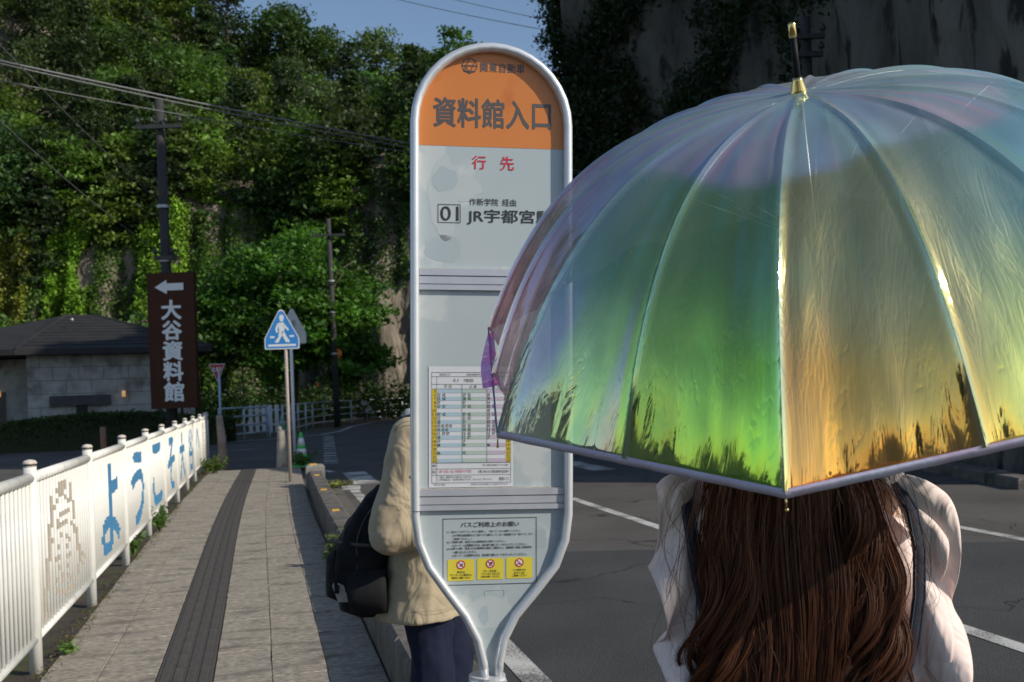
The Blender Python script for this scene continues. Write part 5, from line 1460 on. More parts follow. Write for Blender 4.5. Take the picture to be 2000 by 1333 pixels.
MB().tube([ax(-.018), ax(-.082)], [.0052, .0050], 14).build('ferrule', pm('black_spike', (.008, .008, .009), (.012, .012, .012), 10, .6, spec=.2), umb, smooth=True)
MB().tube([ax(-.082), ax(-.083), ax(-.102), ax(-.104)], [.0052, .0058, .0058, .004], 14).build('ferrule_tip', MT['gold'], umb, smooth=True)
h0 = ax(.78); side = UA.cross(Vector((0, 1, 0))).normalized()
hp_ = [h0, ax(.93)] + [ax(.93) - UA * (.035 * math.sin(t)) + side * (.035 * (1 - math.cos(t))) for t in (.5, 1, 1.57, 2.1, 2.7, 3.14)]
MB().tube(hp_, .011, 12).build('handle', pm('pale_handle', (.75, .7, .66), (.7, .65, .62), 10, .3), umb, smooth=True)
# closing strap hanging from the left corner, and its button
MT['strap'] = pm('pink_foil', (.95, .22, .62), (.98, .48, .80), 24, .25, metal=.35, bump=.7, bscale=60, bdist=.004)
r, z = rib_rz(1.0); A = umb_pt(USPIN, r, z); tdir = (umb_pt(USPIN + math.pi / 4, r, z) - A).normalized()
q = A + UO
g = []
for i in range(13):
    t = i / 12; c = A + tdir * (.008 + .27 * t) + Vector((.006 - .005 * math.sin(2.4 * t), .002, -.004))
    w = .008 + .012 * min(1, t * 1.6)
    g.append([c + Vector((-w, 0, -.004)), c + Vector((-w * .3, -.004 + .003 * math.sin(9 * t), -.002)), c + Vector((w * .5, 0, .002))])
st = MB().sheet(g).build('closing_strap', MT['strap'], umb, smooth=True)
c = A + tdir * .25 + Vector((-.002, -.004, -.006))
MB().tube([c, c + Vector((0, -.005, 0)), c + Vector((0, -.008, 0))], [.006, .006, .003], 12).build('snap_button', MT['strap'], st, smooth=True)
# ================================================================== PEOPLE
MT['skin'] = pm('skin', (.56, .36, .26), (.60, .40, .30), 12, .5)
def remeshed(mb, name, mat, parent, voxel, smooth_it=6, disp=None, label=None):
    o = mb.build(name, mat, parent, smooth=True, label=label)
    md = o.modifiers.new('union', 'REMESH'); md.mode = 'VOXEL'; md.voxel_size = voxel; md.use_smooth_shade = True
    sm = o.modifiers.new('smooth', 'SMOOTH'); sm.factor = .5; sm.iterations = smooth_it
    if disp:
        for (strength, size, depth) in disp:
            tx = bpy.data.textures.new(name + '_folds', 'CLOUDS'); tx.noise_scale = size; tx.noise_depth = depth
            dm = o.modifiers.new('folds', 'DISPLACE'); dm.texture = tx; dm.strength = strength; dm.mid_level = .5; dm.texture_coords = 'GLOBAL'
    return o
def ell(c, rx, ry, n=24, tilt=0.0, p=2.0):
    out = []
    for k in range(n):
        a = 2 * math.pi * k / n; ca, sa = math.cos(a), math.sin(a)
        ca = math.copysign(abs(ca) ** (2 / p), ca); sa = math.copysign(abs(sa) ** (2 / p), sa)
        out.append(Vector(c) + Vector((rx * ca, ry * sa, tilt * ca)))
    return out
def head(b, c, f, s=1.0):
    """head with nose, chin and ears; f is the unit direction it looks in"""
    c = Vector(c); f = Vector(f).normalized(); r = f.cross(Vector((0, 0, 1))).normalized(); u = r.cross(f)
    b.ball(c + u * .02 * s - f * .01 * s, (.082 * s, .082 * s, .098 * s), 18, 12)
    b.ball(c + f * .022 * s - u * .02 * s, .070 * s, 16, 10)
    b.ball(c + f * .040 * s - u * .072 * s, .040 * s, 12, 8)
    b.capsule(c + f * .082 * s + u * .02 * s, c + f * .098 * s - u * .018 * s, .010 * s, .014 * s, 8)
    for sd in (-1, 1):
        b.capsule(c + r * sd * .082 * s - u * .02 * s, c + r * sd * .086 * s + u * .02 * s, .012 * s, .016 * s, 8)
        b.capsule(c + f * .074 * s + r * sd * .02 * s + u * .032 * s, c + f * .070 * s + r * sd * .045 * s + u * .034 * s, .008 * s, .007 * s, 6)
    b.capsule(c + f * .080 * s - r * .018 * s - u * .045 * s, c + f * .080 * s + r * .018 * s - u * .045 * s, .009 * s, .009 * s, 6)
    return f, r, u
def face_bits(c, f, parent, s=1.0):
    c = Vector(c); f = Vector(f).normalized(); r = f.cross(Vector((0, 0, 1))).normalized(); u = r.cross(f)
    ew = pm('eye_white', (.7, .7, .68), None, 5, .2) if 'eye' not in MT else MT['eye']; MT['eye'] = ew
    for sd in (-1, 1):
        p = c + f * .075 * s + r * sd * .031 * s + u * .010 * s
        e = MB().ball(tuple(p), .0125 * s, 10, 8).build('eye', ew, parent, smooth=True)
        MB().ball(tuple(p + f * .008 * s), .0068 * s, 8, 6).build('iris', MT['black'], e, smooth=True)
        MB().capsule(p + u * .024 * s + f * .008 * s - r * .012 * s, p + u * .024 * s + f * .008 * s + r * .012 * s, .0032, .0032, 6).build('eyebrow', MT['hair_dark'], parent, smooth=True)
    MB().capsule(c + f * .087 * s - r * .016 * s - u * .045 * s, c + f * .087 * s + r * .016 * s - u * .045 * s, .005, .005, 6).build('lips', pm('lips', (.5, .2, .18), None, 5, .4), parent, smooth=True)
def grip_hand(b, wrist, axis_pt, axis_dir, back, s=1.0):
    """palm and five separate fingers closed round a bar through axis_pt; back is the side the palm comes from"""
    wrist, ap = Vector(wrist), Vector(axis_pt); d = Vector(axis_dir).normalized()
    bk = (Vector(back) - d * Vector(back).dot(d)).normalized(); sd = d.cross(bk)
    palm = ap + bk * .028
    b.capsule(wrist, palm, .024 * s, .030 * s, 10)
    b.capsule(palm + d * .028, palm - d * .030, .020 * s, .018 * s, 10)
    for k, ln in enumerate((.95, 1.05, 1.0, .82)):
        o = d * (.030 - .020 * k)
        p = [palm + o + sd * .012, ap + o + sd * .030 + bk * .008, ap + o + sd * .020 - bk * .022 * ln, ap + o - sd * .008 - bk * .024 * ln]
        for i in range(3): b.capsule(p[i], p[i + 1], .0092 - .0008 * i, .0086 - .0008 * i, 7)
    p = [palm + d * .030 - sd * .012, ap + d * .042 - sd * .024 + bk * .004, ap + d * .044 - sd * .012 - bk * .022]
    for i in range(2): b.capsule(p[i], p[i + 1], .0105, .0095, 7)
MT['hair_dark'] = pm('dark_hair', (.010, .007, .006), (.016, .011, .009), 30, .9, spec=.1)
MT['hair_brown'] = None
m, nt, b_, out = nodes('auburn_hair')
at_ = nd(nt, 'ShaderNodeAttribute', attribute_name='tint'); nt.links.new(at_.outputs['Color'], b_.inputs['Base Color'])
b_.inputs['Roughness'].default_value = .48; b_.inputs['Specular IOR Level'].default_value = .22
tl = nd(nt, 'ShaderNodeBsdfTranslucent'); nt.links.new(mix_col(nt, 1.0, at_.outputs['Color'], (1.6, 1.1, .7), 'MULTIPLY'), tl.inputs['Color'])
mx = nd(nt, 'ShaderNodeMixShader'); mx.inputs[0].default_value = .22; nt.links.new(b_.outputs[0], mx.inputs[1]); nt.links.new(tl.outputs[0], mx.inputs[2]); nt.links.new(mx.outputs[0], out.inputs['Surface'])
MT['hair_brown'] = m

# ------------------------------------------------------------------ woman, seen from behind
WX, WY, WZ = 0.445, 1.66, ROAD_Z
woman = thing('person', 'woman seen from behind, long wavy brown hair, pale pink ruffled blouse, holding the umbrella', 'person', (WX, WY, WZ))
WO = Vector((WX, WY, WZ))
def wl(x, y, z): return Vector((x, y, z)) - WO
shaft = lambda d: APEX - UA * d
HC = Vector((.437, 1.665, 1.475))
b = MB()
b.loft([ell(wl(WX, WY, .76), .150, .105), ell(wl(WX, WY, .90), .155, .110), ell(wl(WX, WY - .005, 1.02), .120, .088), ell(wl(WX, WY, 1.15), .135, .095), ell(wl(WX, WY + .003, 1.25), .150, .085), ell(wl(WX, WY, 1.315), .090, .060)])
b.capsule(wl(WX, WY, 1.28), wl(HC.x, HC.y - .005, 1.40), .052, .048)
head(b, HC - WO, (.05, 1, -.05), .95)
RS, RE, RW = wl(WX + .155, WY, 1.265), wl(WX + .205, WY - .02, 1.00), shaft(.87) - WO + Vector((.035, -.055, -.03))
LS, LE, LW = wl(WX - .155, WY, 1.265), wl(WX - .150, WY - .02, 1.00), wl(WX - .10, WY + .20, 1.06)
for S_, E_, W_ in ((RS, RE, RW), (LS, LE, LW)):
    b.capsule(S_, E_, .043, .035); b.capsule(E_, W_, .034, .023)
grip_hand(b, RW, shaft(.87) - WO, UA, Vector((.5, -.8, -.1)), .9)
grip_hand(b, LW, LW + Vector((.055, .045, .03)), Vector((.1, .1, 1)), Vector((-.7, -.6, 0)), .9)
for sd in (-1, 1):
    b.capsule(wl(WX + sd * .075, WY, .80), wl(WX + sd * .08, WY + .01, .42), .080, .050); b.capsule(wl(WX + sd * .08, WY + .01, .42), wl(WX + sd * .08, WY - .01, .06), .050, .034)
    b.capsule(wl(WX + sd * .08, WY - .03, WZ + .05), wl(WX + sd * .085, WY + .12, WZ + .04), .035, .030)
remeshed(b, 'body', MT['skin'], woman, .0065, 3)
face_bits(HC - WO, (.05, 1, -.05), woman, .95)
# smartphone in her left hand is left out of sight; she holds the shaft with the right
MT['blouse'] = fold_bump(pm('pale_pink_blouse', (.83, .66, .61), (.85, .69, .64), 4, .75, bump=.05, bscale=500, bdist=.0005), 7, (1.8, 1.8, .45), .8, .03, 3, 1.0)
b = MB()
b.loft([ell(wl(WX, WY, .93), .165, .118), ell(wl(WX, WY - .004, 1.02), .150, .112), ell(wl(WX, WY - .004, 1.14), .158, .113), ell(wl(WX, WY - .002, 1.23), .184, .104), ell(wl(WX, WY, 1.285), .172, .082), ell(wl(WX, WY, 1.325), .085, .062)])
for sd, S_, E_, W_ in ((1, RS, RE, RW), (-1, LS, LE, LW)):
    M_ = S_.lerp(E_, .5) + Vector((sd * .012, -.012, 0))
    k_ = .92 if sd > 0 else .70
    b.capsule(S_ + Vector((-sd * .012, 0, .0)), M_, .054 * k_, .058 * k_, 16); b.capsule(M_, E_ + Vector((0, 0, -.03)), .058 * k_, .074 * k_, 16); b.capsule(E_ + Vector((0, 0, -.03)), E_.lerp(W_, .8), .072 * k_, .036, 16)
remeshed(b, 'blouse', MT['blouse'], woman, .008, 6, [(.022, .14, 0), (.005, .05, 0)])
# double flounce round each armhole
def flounce(sd, off, width, n, ph, amp, name='ruffle', lift=0.0, a0=0.0, a1=1.0):
    ctrl = [Vector((WX + sd * (.085 + off), WY + .055, 1.320 + lift)), Vector((WX + sd * (.115 + off), WY - .005, 1.333 + lift)), Vector((WX + sd * (.135 + off), WY - .065, 1.30 + lift)),
            Vector((WX + sd * (.145 + off), WY - .105, 1.235 + lift)), Vector((WX + sd * (.140 + off), WY - .118, 1.155 + lift)), Vector((WX + sd * (.135 + off), WY - .115, 1.07)), Vector((WX + sd * (.13 + off), WY - .11, 1.02))]
    def cr(t):
        t = max(0, min(.9999, t)) * (len(ctrl) - 1); i = int(t); f = t - i
        p0, p1, p2, p3 = ctrl[max(i - 1, 0)], ctrl[i], ctrl[min(i + 1, len(ctrl) - 1)], ctrl[min(i + 2, len(ctrl) - 1)]
        return .5 * ((2 * p1) + (p2 - p0) * f + (2 * p0 - 5 * p1 + 4 * p2 - p3) * f * f + (3 * p1 - p0 - 3 * p2 + p3) * f ** 3)
    g = []
    for i in range(141):
        t = a0 + (a1 - a0) * i / 140; c = cr(t); tg = (cr(t + .01) - cr(t - .01)).normalized()
        out = Vector((sd * 1.0, -.15, -.08 - .25 * t)).normalized()
        up = tg.cross(out).normalized()
        if up.y > 0: up = -up
        ang = 2 * math.pi * (n * t + ph) + .9 * math.sin(5 * t + ph * 7)
        wv = math.sin(ang); wc = math.cos(ang)
        w = width * (.92 + .10 * wv) * (min(1, (1.06 - t) * 4)) * (min(1, .35 + t * 5))
        row = []
        for j in range(13):
            s = j / 12
            row.append(c + out * (w * (s - .18 * s * s * (1 + wv)) - .012) + up * (amp * s ** 1.2 * wc + .012 * math.sin(s * 3)) + tg * (amp * .34 * s ** 1.3 * wv) - Vector((0, 0, .034 * s * s)) - WO)
        g.append(row)
    o = MB().sheet(g).build(name, MT['blouse'], woman, smooth=True)
    so = o.modifiers.new('cloth', 'SOLIDIFY'); so.thickness = .0016
    return o
flounce(1, .044, .088, 2.3, .20, .052, a1=.88); flounce(1, .036, .066, 3.0, .60, .034, lift=.006)
flounce(-1, .044, .080, 3.2, .30, .044); flounce(-1, .036, .060, 3.8, .80, .030, lift=.006)
# dark denim pinafore: bodice, skirt, two straps with topstitching
MT['denim'] = pm('dark_denim', (.012, .016, .030), (.022, .028, .045), 60, .85, bump=.3, bscale=700, bdist=.0006, stretch=(1, 1, 3))
MT['stitch'] = pm('denim_stitch', (.10, .12, .17), (.08, .10, .14), 20, .8)
b = MB(); b.loft([ell(wl(WX, WY, .42), .27, .23), ell(wl(WX, WY, .60), .225, .19), ell(wl(WX, WY, .78), .185, .145), ell(wl(WX, WY, .93), .160, .124), ell(wl(WX, WY - .004, 1.0), .158, .124), ell(wl(WX, WY - .004, 1.075), .160, .128)], cap=False)
b.build('pinafore', MT['denim'], woman, smooth=True)
for sd in (-1, 1):
    pts = [wl(WX + sd * .158, WY + .03, 1.325), wl(WX + sd * .170, WY - .045, 1.325), wl(WX + sd * .175, WY - .100, 1.285), wl(WX + sd * .172, WY - .130, 1.23), wl(WX + sd * .164, WY - .142, 1.16), wl(WX + sd * .150, WY - .148, 1.09), wl(WX + sd * .13, WY - .148, 1.03)]
    g, s1, s2 = [], [], []
    for i in range(len(pts) - 1):
        for k in range(5):
            p = pts[i].lerp(pts[i + 1], k / 5); d = (pts[i + 1] - pts[i]).normalized(); w = d.cross(Vector((0, 1, .25))).normalized() * .0105
            nrm = w.cross(d).normalized()
            if nrm.y > 0: nrm = -nrm
            g.append([p - w, p - w * .8 + nrm * .003, p + w * .8 + nrm * .003, p + w]); s1.append(p - w * .7 + nrm * .0036); s2.append(p + w * .7 + nrm * .0036)
    st = MB().sheet(g).build('strap', MT['denim'], woman, smooth=True)
    for s_ in (s1, s2): MB().tube(s_, .0006, 4).build('stitching', MT['stitch'], st)
# shoes
for sd in (-1, 1):
    b = MB(); b.capsule(wl(WX + sd * .08, WY - .04, WZ + .045), wl(WX + sd * .085, WY + .13, WZ + .035), .045, .038); b.build('shoe', MT['black'], woman, smooth=True)
# hair: a dark inner mass and some thousands of separate tapering strands gathered in wavy locks
rh_ = random.Random(11)
HX = WX - .026
def lock_path(phi, layer, zend, wave, freq, seed, curl, wide, n1=26):
    """guide curve of one lock; phi 0 = right ear, -pi/2 = back of the head"""
    pts = []
    rx, ry, rz = .084 + layer, .100 + layer, .110 + layer
    cx, cy, cz = HC.x, HC.y - .012, HC.z + .012
    for i in range(6):
        th = R_(10 + 82 * i / 5)
        pts.append(Vector((cx + rx * math.sin(th) * math.cos(phi), cy + ry * math.sin(th) * math.sin(phi), cz + rz * math.cos(th))))
    e = pts[-1]; side = math.cos(phi)
    for i in range(1, n1 + 1):
        t = i / n1
        z = e.z - (e.z - zend) * t
        k = min(1, t * 1.9); k = k * k * (3 - 2 * k)
        x = e.x * (1 - k) + (HX + side * wide * (1 + .18 * t)) * k
        yb = WY - .158 - layer * 1.3 - .024 * (1 - abs(side) ** 2) + .012 * t
        y = e.y * (1 - k) + yb * k
        a = wave * max(0, t - .30) ** 1.2 * 1.6
        x += a * math.sin(freq * t + seed); y += a * .6 * math.cos(freq * t + seed)
        if t > .78 and curl:
            th = (t - .78) / .22 * 2.6; x += curl * math.sin(th) * 1.3; z += abs(curl) * 1.6 * (1 - math.cos(th)) * .9
        pts.append(Vector((x, y, z)))
    return pts
V_, F_, T_ = [], [], []
def strand(pts, r, col):
    """one flat tapering ribbon of hair"""
    n = len(pts); base = len(V_); tw = rh_.uniform(-.7, .7)
    for i, p in enumerate(pts):
        d = (pts[min(i + 1, n - 1)] - pts[max(i - 1, 0)]).normalized()
        a = d.cross(Vector((0, 1, 0.2))).normalized(); a = (a * math.cos(tw) + d.cross(a) * math.sin(tw))
        t = i / (n - 1); rr_ = r * (min(1, .35 + 3 * t)) * (1 - .9 * max(0, (t - .65) / .35) ** 1.5)
        for k in (-1, 1):
            q = p + a * (k * rr_) - WO
            V_.append((q.x, q.y, q.z)); T_.append(col)
    for i in range(n - 1):
        a0 = base + i * 2
        F_.append((a0, a0 + 1, a0 + 3, a0 + 2))
def lock(guide, n, spread, tip, r, dark):
    m_ = len(guide)
    for k in range(n):
        a, q = rh_.uniform(0, 6.28), abs(rh_.gauss(0, 1)) * spread
        ox, oy = math.cos(a) * q, math.sin(a) * q * .5
        j1, j2 = rh_.uniform(0, 6.28), rh_.uniform(.0008, .003)
        cut = m_ - int(abs(rh_.gauss(0, 1.2)))
        pts = []
        for i in range(cut):
            t = i / (m_ - 1); f = min(1, t * 4) * (1 - (1 - tip) * max(0, (t - .45) / .55))
            pts.append(guide[i] + Vector((ox * f + j2 * math.sin(9 * t + j1), oy * f + j2 * math.cos(8 * t + j1), 0)))
        sh = rh_.uniform(.75, 1.2) * dark
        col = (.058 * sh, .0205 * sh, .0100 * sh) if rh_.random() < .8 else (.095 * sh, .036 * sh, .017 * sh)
        strand(pts, r * rh_.uniform(.7, 1.3), col)
for k in range(96):                                   # the mass down the back
    ph = -math.pi * (k + .5) / 96 * 1.16 + math.pi * .08
    lock(lock_path(ph, rh_.uniform(-.010, .004), rh_.uniform(.78, .90), .020 + .008 * math.sin(ph * 5), 10.0, 2.2 * ph + rh_.gauss(0, .18), 0, .098), 74, .014, .9, .00070, rh_.uniform(.92, 1.06))
for k in range(60):                                   # outer locks that part from it lower down
    sd = 1 if k % 2 else -1
    ph = (-.05 - rh_.uniform(0, .85)) if sd > 0 else (-math.pi + .05 + rh_.uniform(0, .85))
    lock(lock_path(ph, rh_.uniform(.000, .012), rh_.uniform(.93, 1.06), rh_.uniform(.030, .050), rh_.uniform(11, 14), 2.2 * ph + rh_.gauss(0, .9), 0, rh_.uniform(.092, .132), 40), 56, .0070, .22, .00065, rh_.uniform(1.0, 1.5))
for k in range(90):                                   # stray single hairs
    ph = rh_.uniform(-math.pi * 1.08, .25)
    strand(lock_path(ph, rh_.uniform(.004, .018), rh_.uniform(.98, 1.2), rh_.uniform(.02, .05), rh_.uniform(8, 12), rh_.uniform(0, 6.28), rh_.uniform(-.02, .02), rh_.uniform(.12, .18)), .0004, (.09, .035, .016))
hair = link('hair', np_mesh('hair', np.array(V_), np.array(F_), np.array(T_), True), MT['hair_brown'], woman)
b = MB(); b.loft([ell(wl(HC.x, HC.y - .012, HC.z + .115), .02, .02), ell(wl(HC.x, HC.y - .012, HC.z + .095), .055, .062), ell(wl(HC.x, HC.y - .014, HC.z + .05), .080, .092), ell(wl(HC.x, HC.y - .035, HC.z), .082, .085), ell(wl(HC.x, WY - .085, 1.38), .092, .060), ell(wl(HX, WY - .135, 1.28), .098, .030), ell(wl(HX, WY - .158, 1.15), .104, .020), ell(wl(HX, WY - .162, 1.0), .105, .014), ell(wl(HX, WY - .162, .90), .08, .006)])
b.build('hair_mass', pm('hair_core_brown', (.026, .0095, .0050), (.034, .0125, .0065), 40, .8, spec=.2, stretch=(6, 6, .5)), hair, smooth=True)  # filler inside the hair, a deeper brown than the strands

# ------------------------------------------------------------------ man beside the sign, in profile, facing right
MY = 3.85
mc = at(838, 1100, MY)
MX = mc.x
man = thing('person', 'man in beige jacket and navy trousers standing behind the bus stop sign', 'person', (MX, MY, 0))
MO = Vector((MX, MY, 0))
def ml(x, y, z): return Vector((x, y, z))
MH = 1.62
b = MB()
b.loft([ell(ml(0, 0, .80), .115, .165), ell(ml(0, 0, .95), .11, .16), ell(ml(.0, 0, 1.12), .115, .17), ell(ml(-.005, 0, 1.26), .115, .185), ell(ml(-.005, 0, 1.37), .085, .15), ell(ml(0, 0, 1.41), .055, .06)])
MHC = ml(.105, 0, 1.52)
b.capsule(ml(.005, 0, 1.36), ml(.08, 0, 1.45), .058, .054)
head(b, MHC, (1, 0, -.28), 1.0)
MRS = ml(-.03, -.19, 1.325); MRE = at(757, 1055, MY - .25) - MO; MRW = ml(.22, -.16, 1.03)
MRE = ml(MRE.x + .005, -.25, max(.98, MRE.z))
MLS, MLE, MLW = ml(.0, .19, 1.325), ml(-.04, .24, 1.05), ml(.22, .10, 1.06)
for S_, E_, W_ in ((MRS, MRE, MRW), (MLS, MLE, MLW)):
    b.capsule(S_, E_, .050, .041); b.capsule(E_, W_, .040, .028)
PHN = ml(.31, -.09, 1.10)
grip_hand(b, MRW, PHN + Vector((-.005, -.005, -.02)), Vector((.25, 0, 1)), Vector((-.5, -.8, 0)))
grip_hand(b, MLW, ml(.30, .05, 1.08), Vector((.25, 0, 1)), Vector((-.6, .8, 0)))
for sd, fx in ((-1, .0), (1, .10)):
    b.capsule(ml(0, sd * .085, .84), ml(fx * .6 + .01, sd * .095, .46), .085, .056); b.capsule(ml(fx * .6 + .01, sd * .095, .46), ml(fx - .02, sd * .10, .09), .056, .04)
    b.capsule(ml(fx - .05, sd * .10, .05), ml(fx + .13, sd * .11, .04), .04, .035)
remeshed(b, 'body', MT['skin'], man, .0075, 3)
face_bits(MHC, (1, 0, -.28), man)
b = MB(); hd = MHC
b.ball(tuple(hd + Vector((-.022, 0, .035))), (.092, .088, .092), 20, 14)
b.ball(tuple(hd + Vector((-.055, 0, -.01))), (.052, .078, .07), 16, 10)
remeshed(b, 'hair', MT['hair_dark'], man, .006, 2, [(.010, .02, 2)])
MT['jacket'] = fold_bump(pm('beige_jacket', (.385, .310, .205), (.42, .345, .235), 5, .88, bump=.12, bscale=600, bdist=.0006), 6, (1.3, 1.0, .8), .5, .04, 2, 1.8)
hem_l = at(752, 1190, MY).z
b = MB()
b.loft([ell(ml(-.025, 0, hem_l - .015), .168, .222), ell(ml(-.025, 0, hem_l + .03), .168, .220), ell(ml(-.012, 0, .90), .150, .205), ell(ml(0, 0, 1.08), .132, .195), ell(ml(-.01, 0, 1.22), .13, .20), ell(ml(-.01, 0, 1.335), .105, .185), ell(ml(-.005, 0, 1.40), .07, .09), ell(ml(.0, 0, 1.43), .062, .066)])
for S_, E_, W_ in ((MRS, MRE, MRW), (MLS, MLE, MLW)):
    M_ = S_.lerp(E_, .5)
    b.capsule(S_ + Vector((0, 0, .01)), M_, .080, .078, 16); b.capsule(M_, E_, .078, .078, 16); b.capsule(E_, E_.lerp(W_, .9), .074, .050, 16)
jk = remeshed(b, 'jacket', MT['jacket'], man, .008, 5, [(.034, .14, 1), (.006, .05, 1)])
# stitched seams: shoulder, hem, side
MT['seam'] = pm('jacket_seam', (.30, .23, .15), (.34, .27, .18), 20, .9)
b = MB(); b.tube([Vector((.158 * math.cos(t), -.226 * abs(math.sin(t)) , hem_l + .035)) for t in np.linspace(.35, 2.8, 24)], .0008, 4); b.build('hem_seam', MT['seam'], jk)
b = MB(); b.tube([MRS + Vector((.062 * math.cos(t) , -.03 - .035 * math.sin(t), .055 * math.sin(t) + .012)) for t in np.linspace(-.2, 3.3, 16)], .0016, 4); b.build('shoulder_seam', MT['seam'], jk)
b = MB(); b.capsule(ml(-.05, -.06, 1.40), ml(-.06, .06, 1.40), .030, .030); b.capsule(ml(-.05, -.06, 1.41), ml(.05, -.05, 1.385), .028, .02); b.capsule(ml(-.05, .06, 1.41), ml(.05, .05, 1.385), .028, .02)
remeshed(b, 'collar', pm('grey_hood', (.32, .33, .34), (.28, .29, .30), 8, .9), man, .008, 3, [(.01, .05, 1)])
MT['navy'] = fold_bump(pm('navy_trousers', (.007, .010, .028), (.012, .016, .038), 8, .9, bump=.1, bscale=400, bdist=.0006, spec=.25), 6, (1.5, 1.5, .5), .7, .04)
b = MB()
b.loft([ell(ml(.0, 0, .70), .115, .165), ell(ml(0, 0, .76), .110, .16), ell(ml(0, 0, .84), .09, .13)])
for sd, fx in ((-1, .0), (1, .10)):
    b.capsule(ml(-.01, sd * .085, .70), ml(fx * .6 + .01, sd * .10, .46), .105, .088, 16); b.capsule(ml(fx * .6 + .01, sd * .10, .46), ml(fx - .02, sd * .105, .12), .088, .074, 16)
remeshed(b, 'trousers', MT['navy'], man, .009, 5, [(.03, .16, 0), (.007, .05, 1)])
for sd, fx in ((-1, .0), (1, .10)):
    b = MB(); b.capsule(ml(fx - .05, sd * .105, .045), ml(fx + .14, sd * .115, .04), .052, .045, 12); b.build('shoe', MT['black'], man, smooth=True)
b = MB(); b.bevbox((-.036, -.004, -.075), (.036, .004, .075), .002)
ph_ = b.build('smartphone', pm('phone_glass', (.012, .012, .014), (.02, .02, .022), 5, .12), label='black smartphone held up in front of the man in the beige jacket', cat='phone')
ph_.location = MO + PHN + Vector((.012, .03, .035)); ph_.rotation_euler = (0, R_(18), R_(78))
# backpack on his back
MT['pack'] = fold_bump(pm('black_nylon', (.008, .008, .010), (.014, .014, .016), 12, .8, bump=.15, bscale=300, bdist=.001, spec=.2), 8, (1, 1, 1), .6, .02)
pt_, pb_ = at(735, 955, MY), at(722, 1195, MY)
pack = thing('backpack', 'large black backpack worn by the man in the beige jacket', 'backpack', MO)
zc_t, zc_b = pt_.z, pb_.z
xb = at(652, 1080, MY).x - MX
b = MB()
hgt = zc_t - zc_b
def pr(z, x0, x1, hy): 
    return ell(ml((x0 + x1) / 2, 0, z), (x1 - x0) / 2, hy, 28, 0, 3.2)
xf = -.115
b.loft([pr(zc_b, xb * .74, -.20, .11), pr(zc_b + .03, xb * .92, -.185, .14), pr(zc_b + hgt * .25, xb * 1.0, -.165, .155), pr(zc_b + hgt * .5, xb * .98, -.14, .16), pr(zc_b + hgt * .75, xb * .84, xf, .15), pr(zc_b + hgt * .92, xb * .66, xf + .01, .13), pr(zc_t + .02, xb * .50, xf + .02, .09)])
bag = remeshed(b, 'bag', MT['pack'], pack, .008, 2, [(.022, .10, 1), (.006, .03, 1)])
b = MB(); b.loft([pr(zc_b + hgt * .12, xb * .96, xb * .6, .10), pr(zc_b + hgt * .17, xb * 1.08, xb * .6, .115), pr(zc_b + hgt * .48, xb * 1.06, xb * .6, .115), pr(zc_b + hgt * .55, xb * .96, xb * .6, .10)])
remeshed(b, 'front_pocket', MT['pack'], pack, .007, 2, [(.008, .06, 1)])
b = MB(); b.loft([ell(ml(xb * .58, -.150, zc_b + .03), .07, .03, 20, 0, 3), ell(ml(xb * .60, -.158, zc_b + .10), .075, .035, 20, 0, 3), ell(ml(xb * .60, -.150, zc_b + .19), .07, .02, 20, 0, 3)])
b.build('side_pocket', MT['pack'], pack, smooth=True)
MT['zip'] = pm('zip_tape', (.035, .035, .038), (.05, .05, .05), 40, .5)
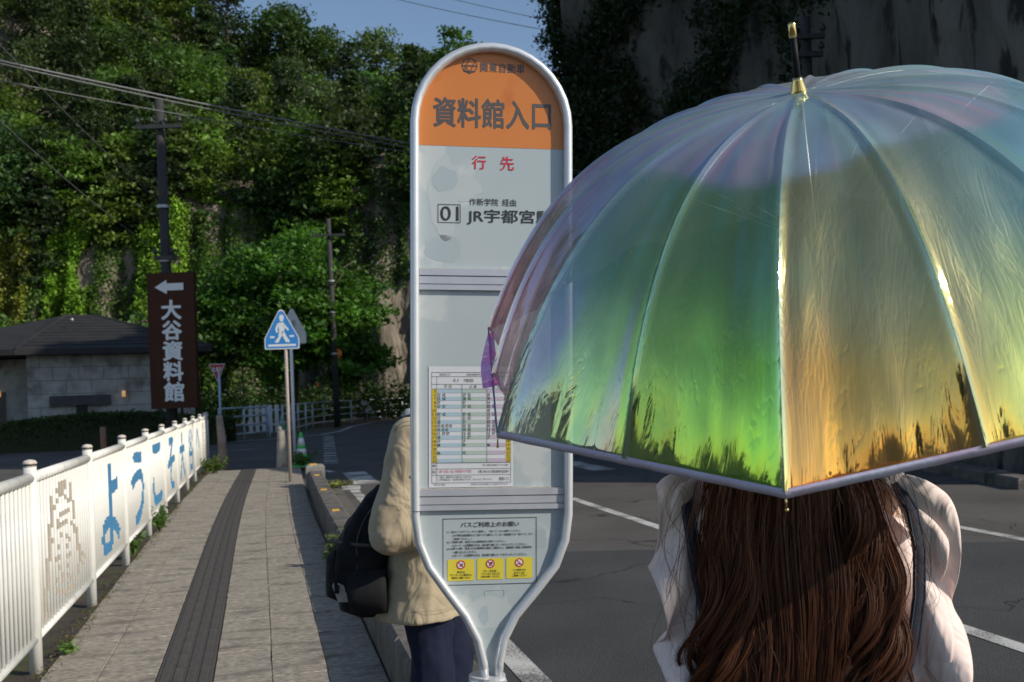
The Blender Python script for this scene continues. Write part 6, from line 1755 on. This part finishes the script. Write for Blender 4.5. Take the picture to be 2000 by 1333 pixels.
for k, yy in enumerate((-.155, -.118)):
    pts = []
    for i in range(19):
        t = i / 18; zz = zc_b + .06 + (hgt - .07) * t
        xx = xb * (.96 - .05 * k) * (1 if t < .5 else 1 - .42 * ((t - .5) / .5) ** 2)
        pts.append(ml(xx * (.72 if k == 0 else .95), yy * (1 - .25 * max(0, t - .6)), zz))
    MB().tube(pts, .0035, 5).build('zip', MT['zip'], pack, smooth=True)
b = MB(); b.tube([ml(xb * .99, -.10, zc_b + hgt * .62), ml(xb * .70, -.157, zc_b + hgt * .60), ml(xb * .40, -.160, zc_b + hgt * .58)], .008, 6, True, .4); b.build('side_strap', MT['zip'], pack, smooth=True)
for sd in (-1, 1):
    y = sd * .115
    pts = [ml(xf + .02, y, zc_t - .02), ml(-.07, y * 1.02, 1.385), ml(.0, y * 1.02, 1.405), ml(.075, y * 1.05, 1.345), ml(.125, y * 1.1, 1.20), ml(.13, y * 1.1, 1.06), ml(.06, y * .9, 1.0)]
    g = []
    for i in range(len(pts) - 1):
        for k in range(4):
            p = pts[i].lerp(pts[i + 1], k / 4); g.append([p + Vector((0, -.028, .003)), p + Vector((0, 0, .010)), p + Vector((0, .028, .003))])
    s_ = MB().sheet(g).build('shoulder_strap', pm('navy_strap', (.012, .020, .045), (.018, .028, .06), 30, .8) if 'nstrap' not in MT else MT['nstrap'], pack, smooth=True)
    so = s_.modifiers.new('pad', 'SOLIDIFY'); so.thickness = .012
    if 'nstrap' not in MT: MT['nstrap'] = s_.data.materials[0]
b = MB(); b.tube([ml(xf - .02, 0, zc_t), ml(xf - .03, 0, zc_t + .05), ml(xf + .02, 0, zc_t + .05), ml(xf + .03, 0, zc_t)], .009, 8); b.build('grab_loop', MT['pack'], pack, smooth=True)
q = at(655, 1075, MY - .16) - MO
b = MB(); b.tube([q, q + Vector((-.012, 0, -.07)), q + Vector((0, 0, -.14))], .006, 6); b.tube([q + Vector((0, 0, -.13)), q + Vector((0, 0, -.16))], .009, 6); b.build('hanging_strap', MT['pack'], pack, smooth=True)
q = at(668, 1155, MY - .12) - MO
b = MB(); b.bevbox((-.022, -.03, -.035), (.022, .03, .035), .008, lambda x, y, z: q + Vector((x + z * -.35, y, z))); b.build('reflective_patch', pm('grey_patch', (.35, .33, .30), (.3, .28, .26), 20, .6), pack)
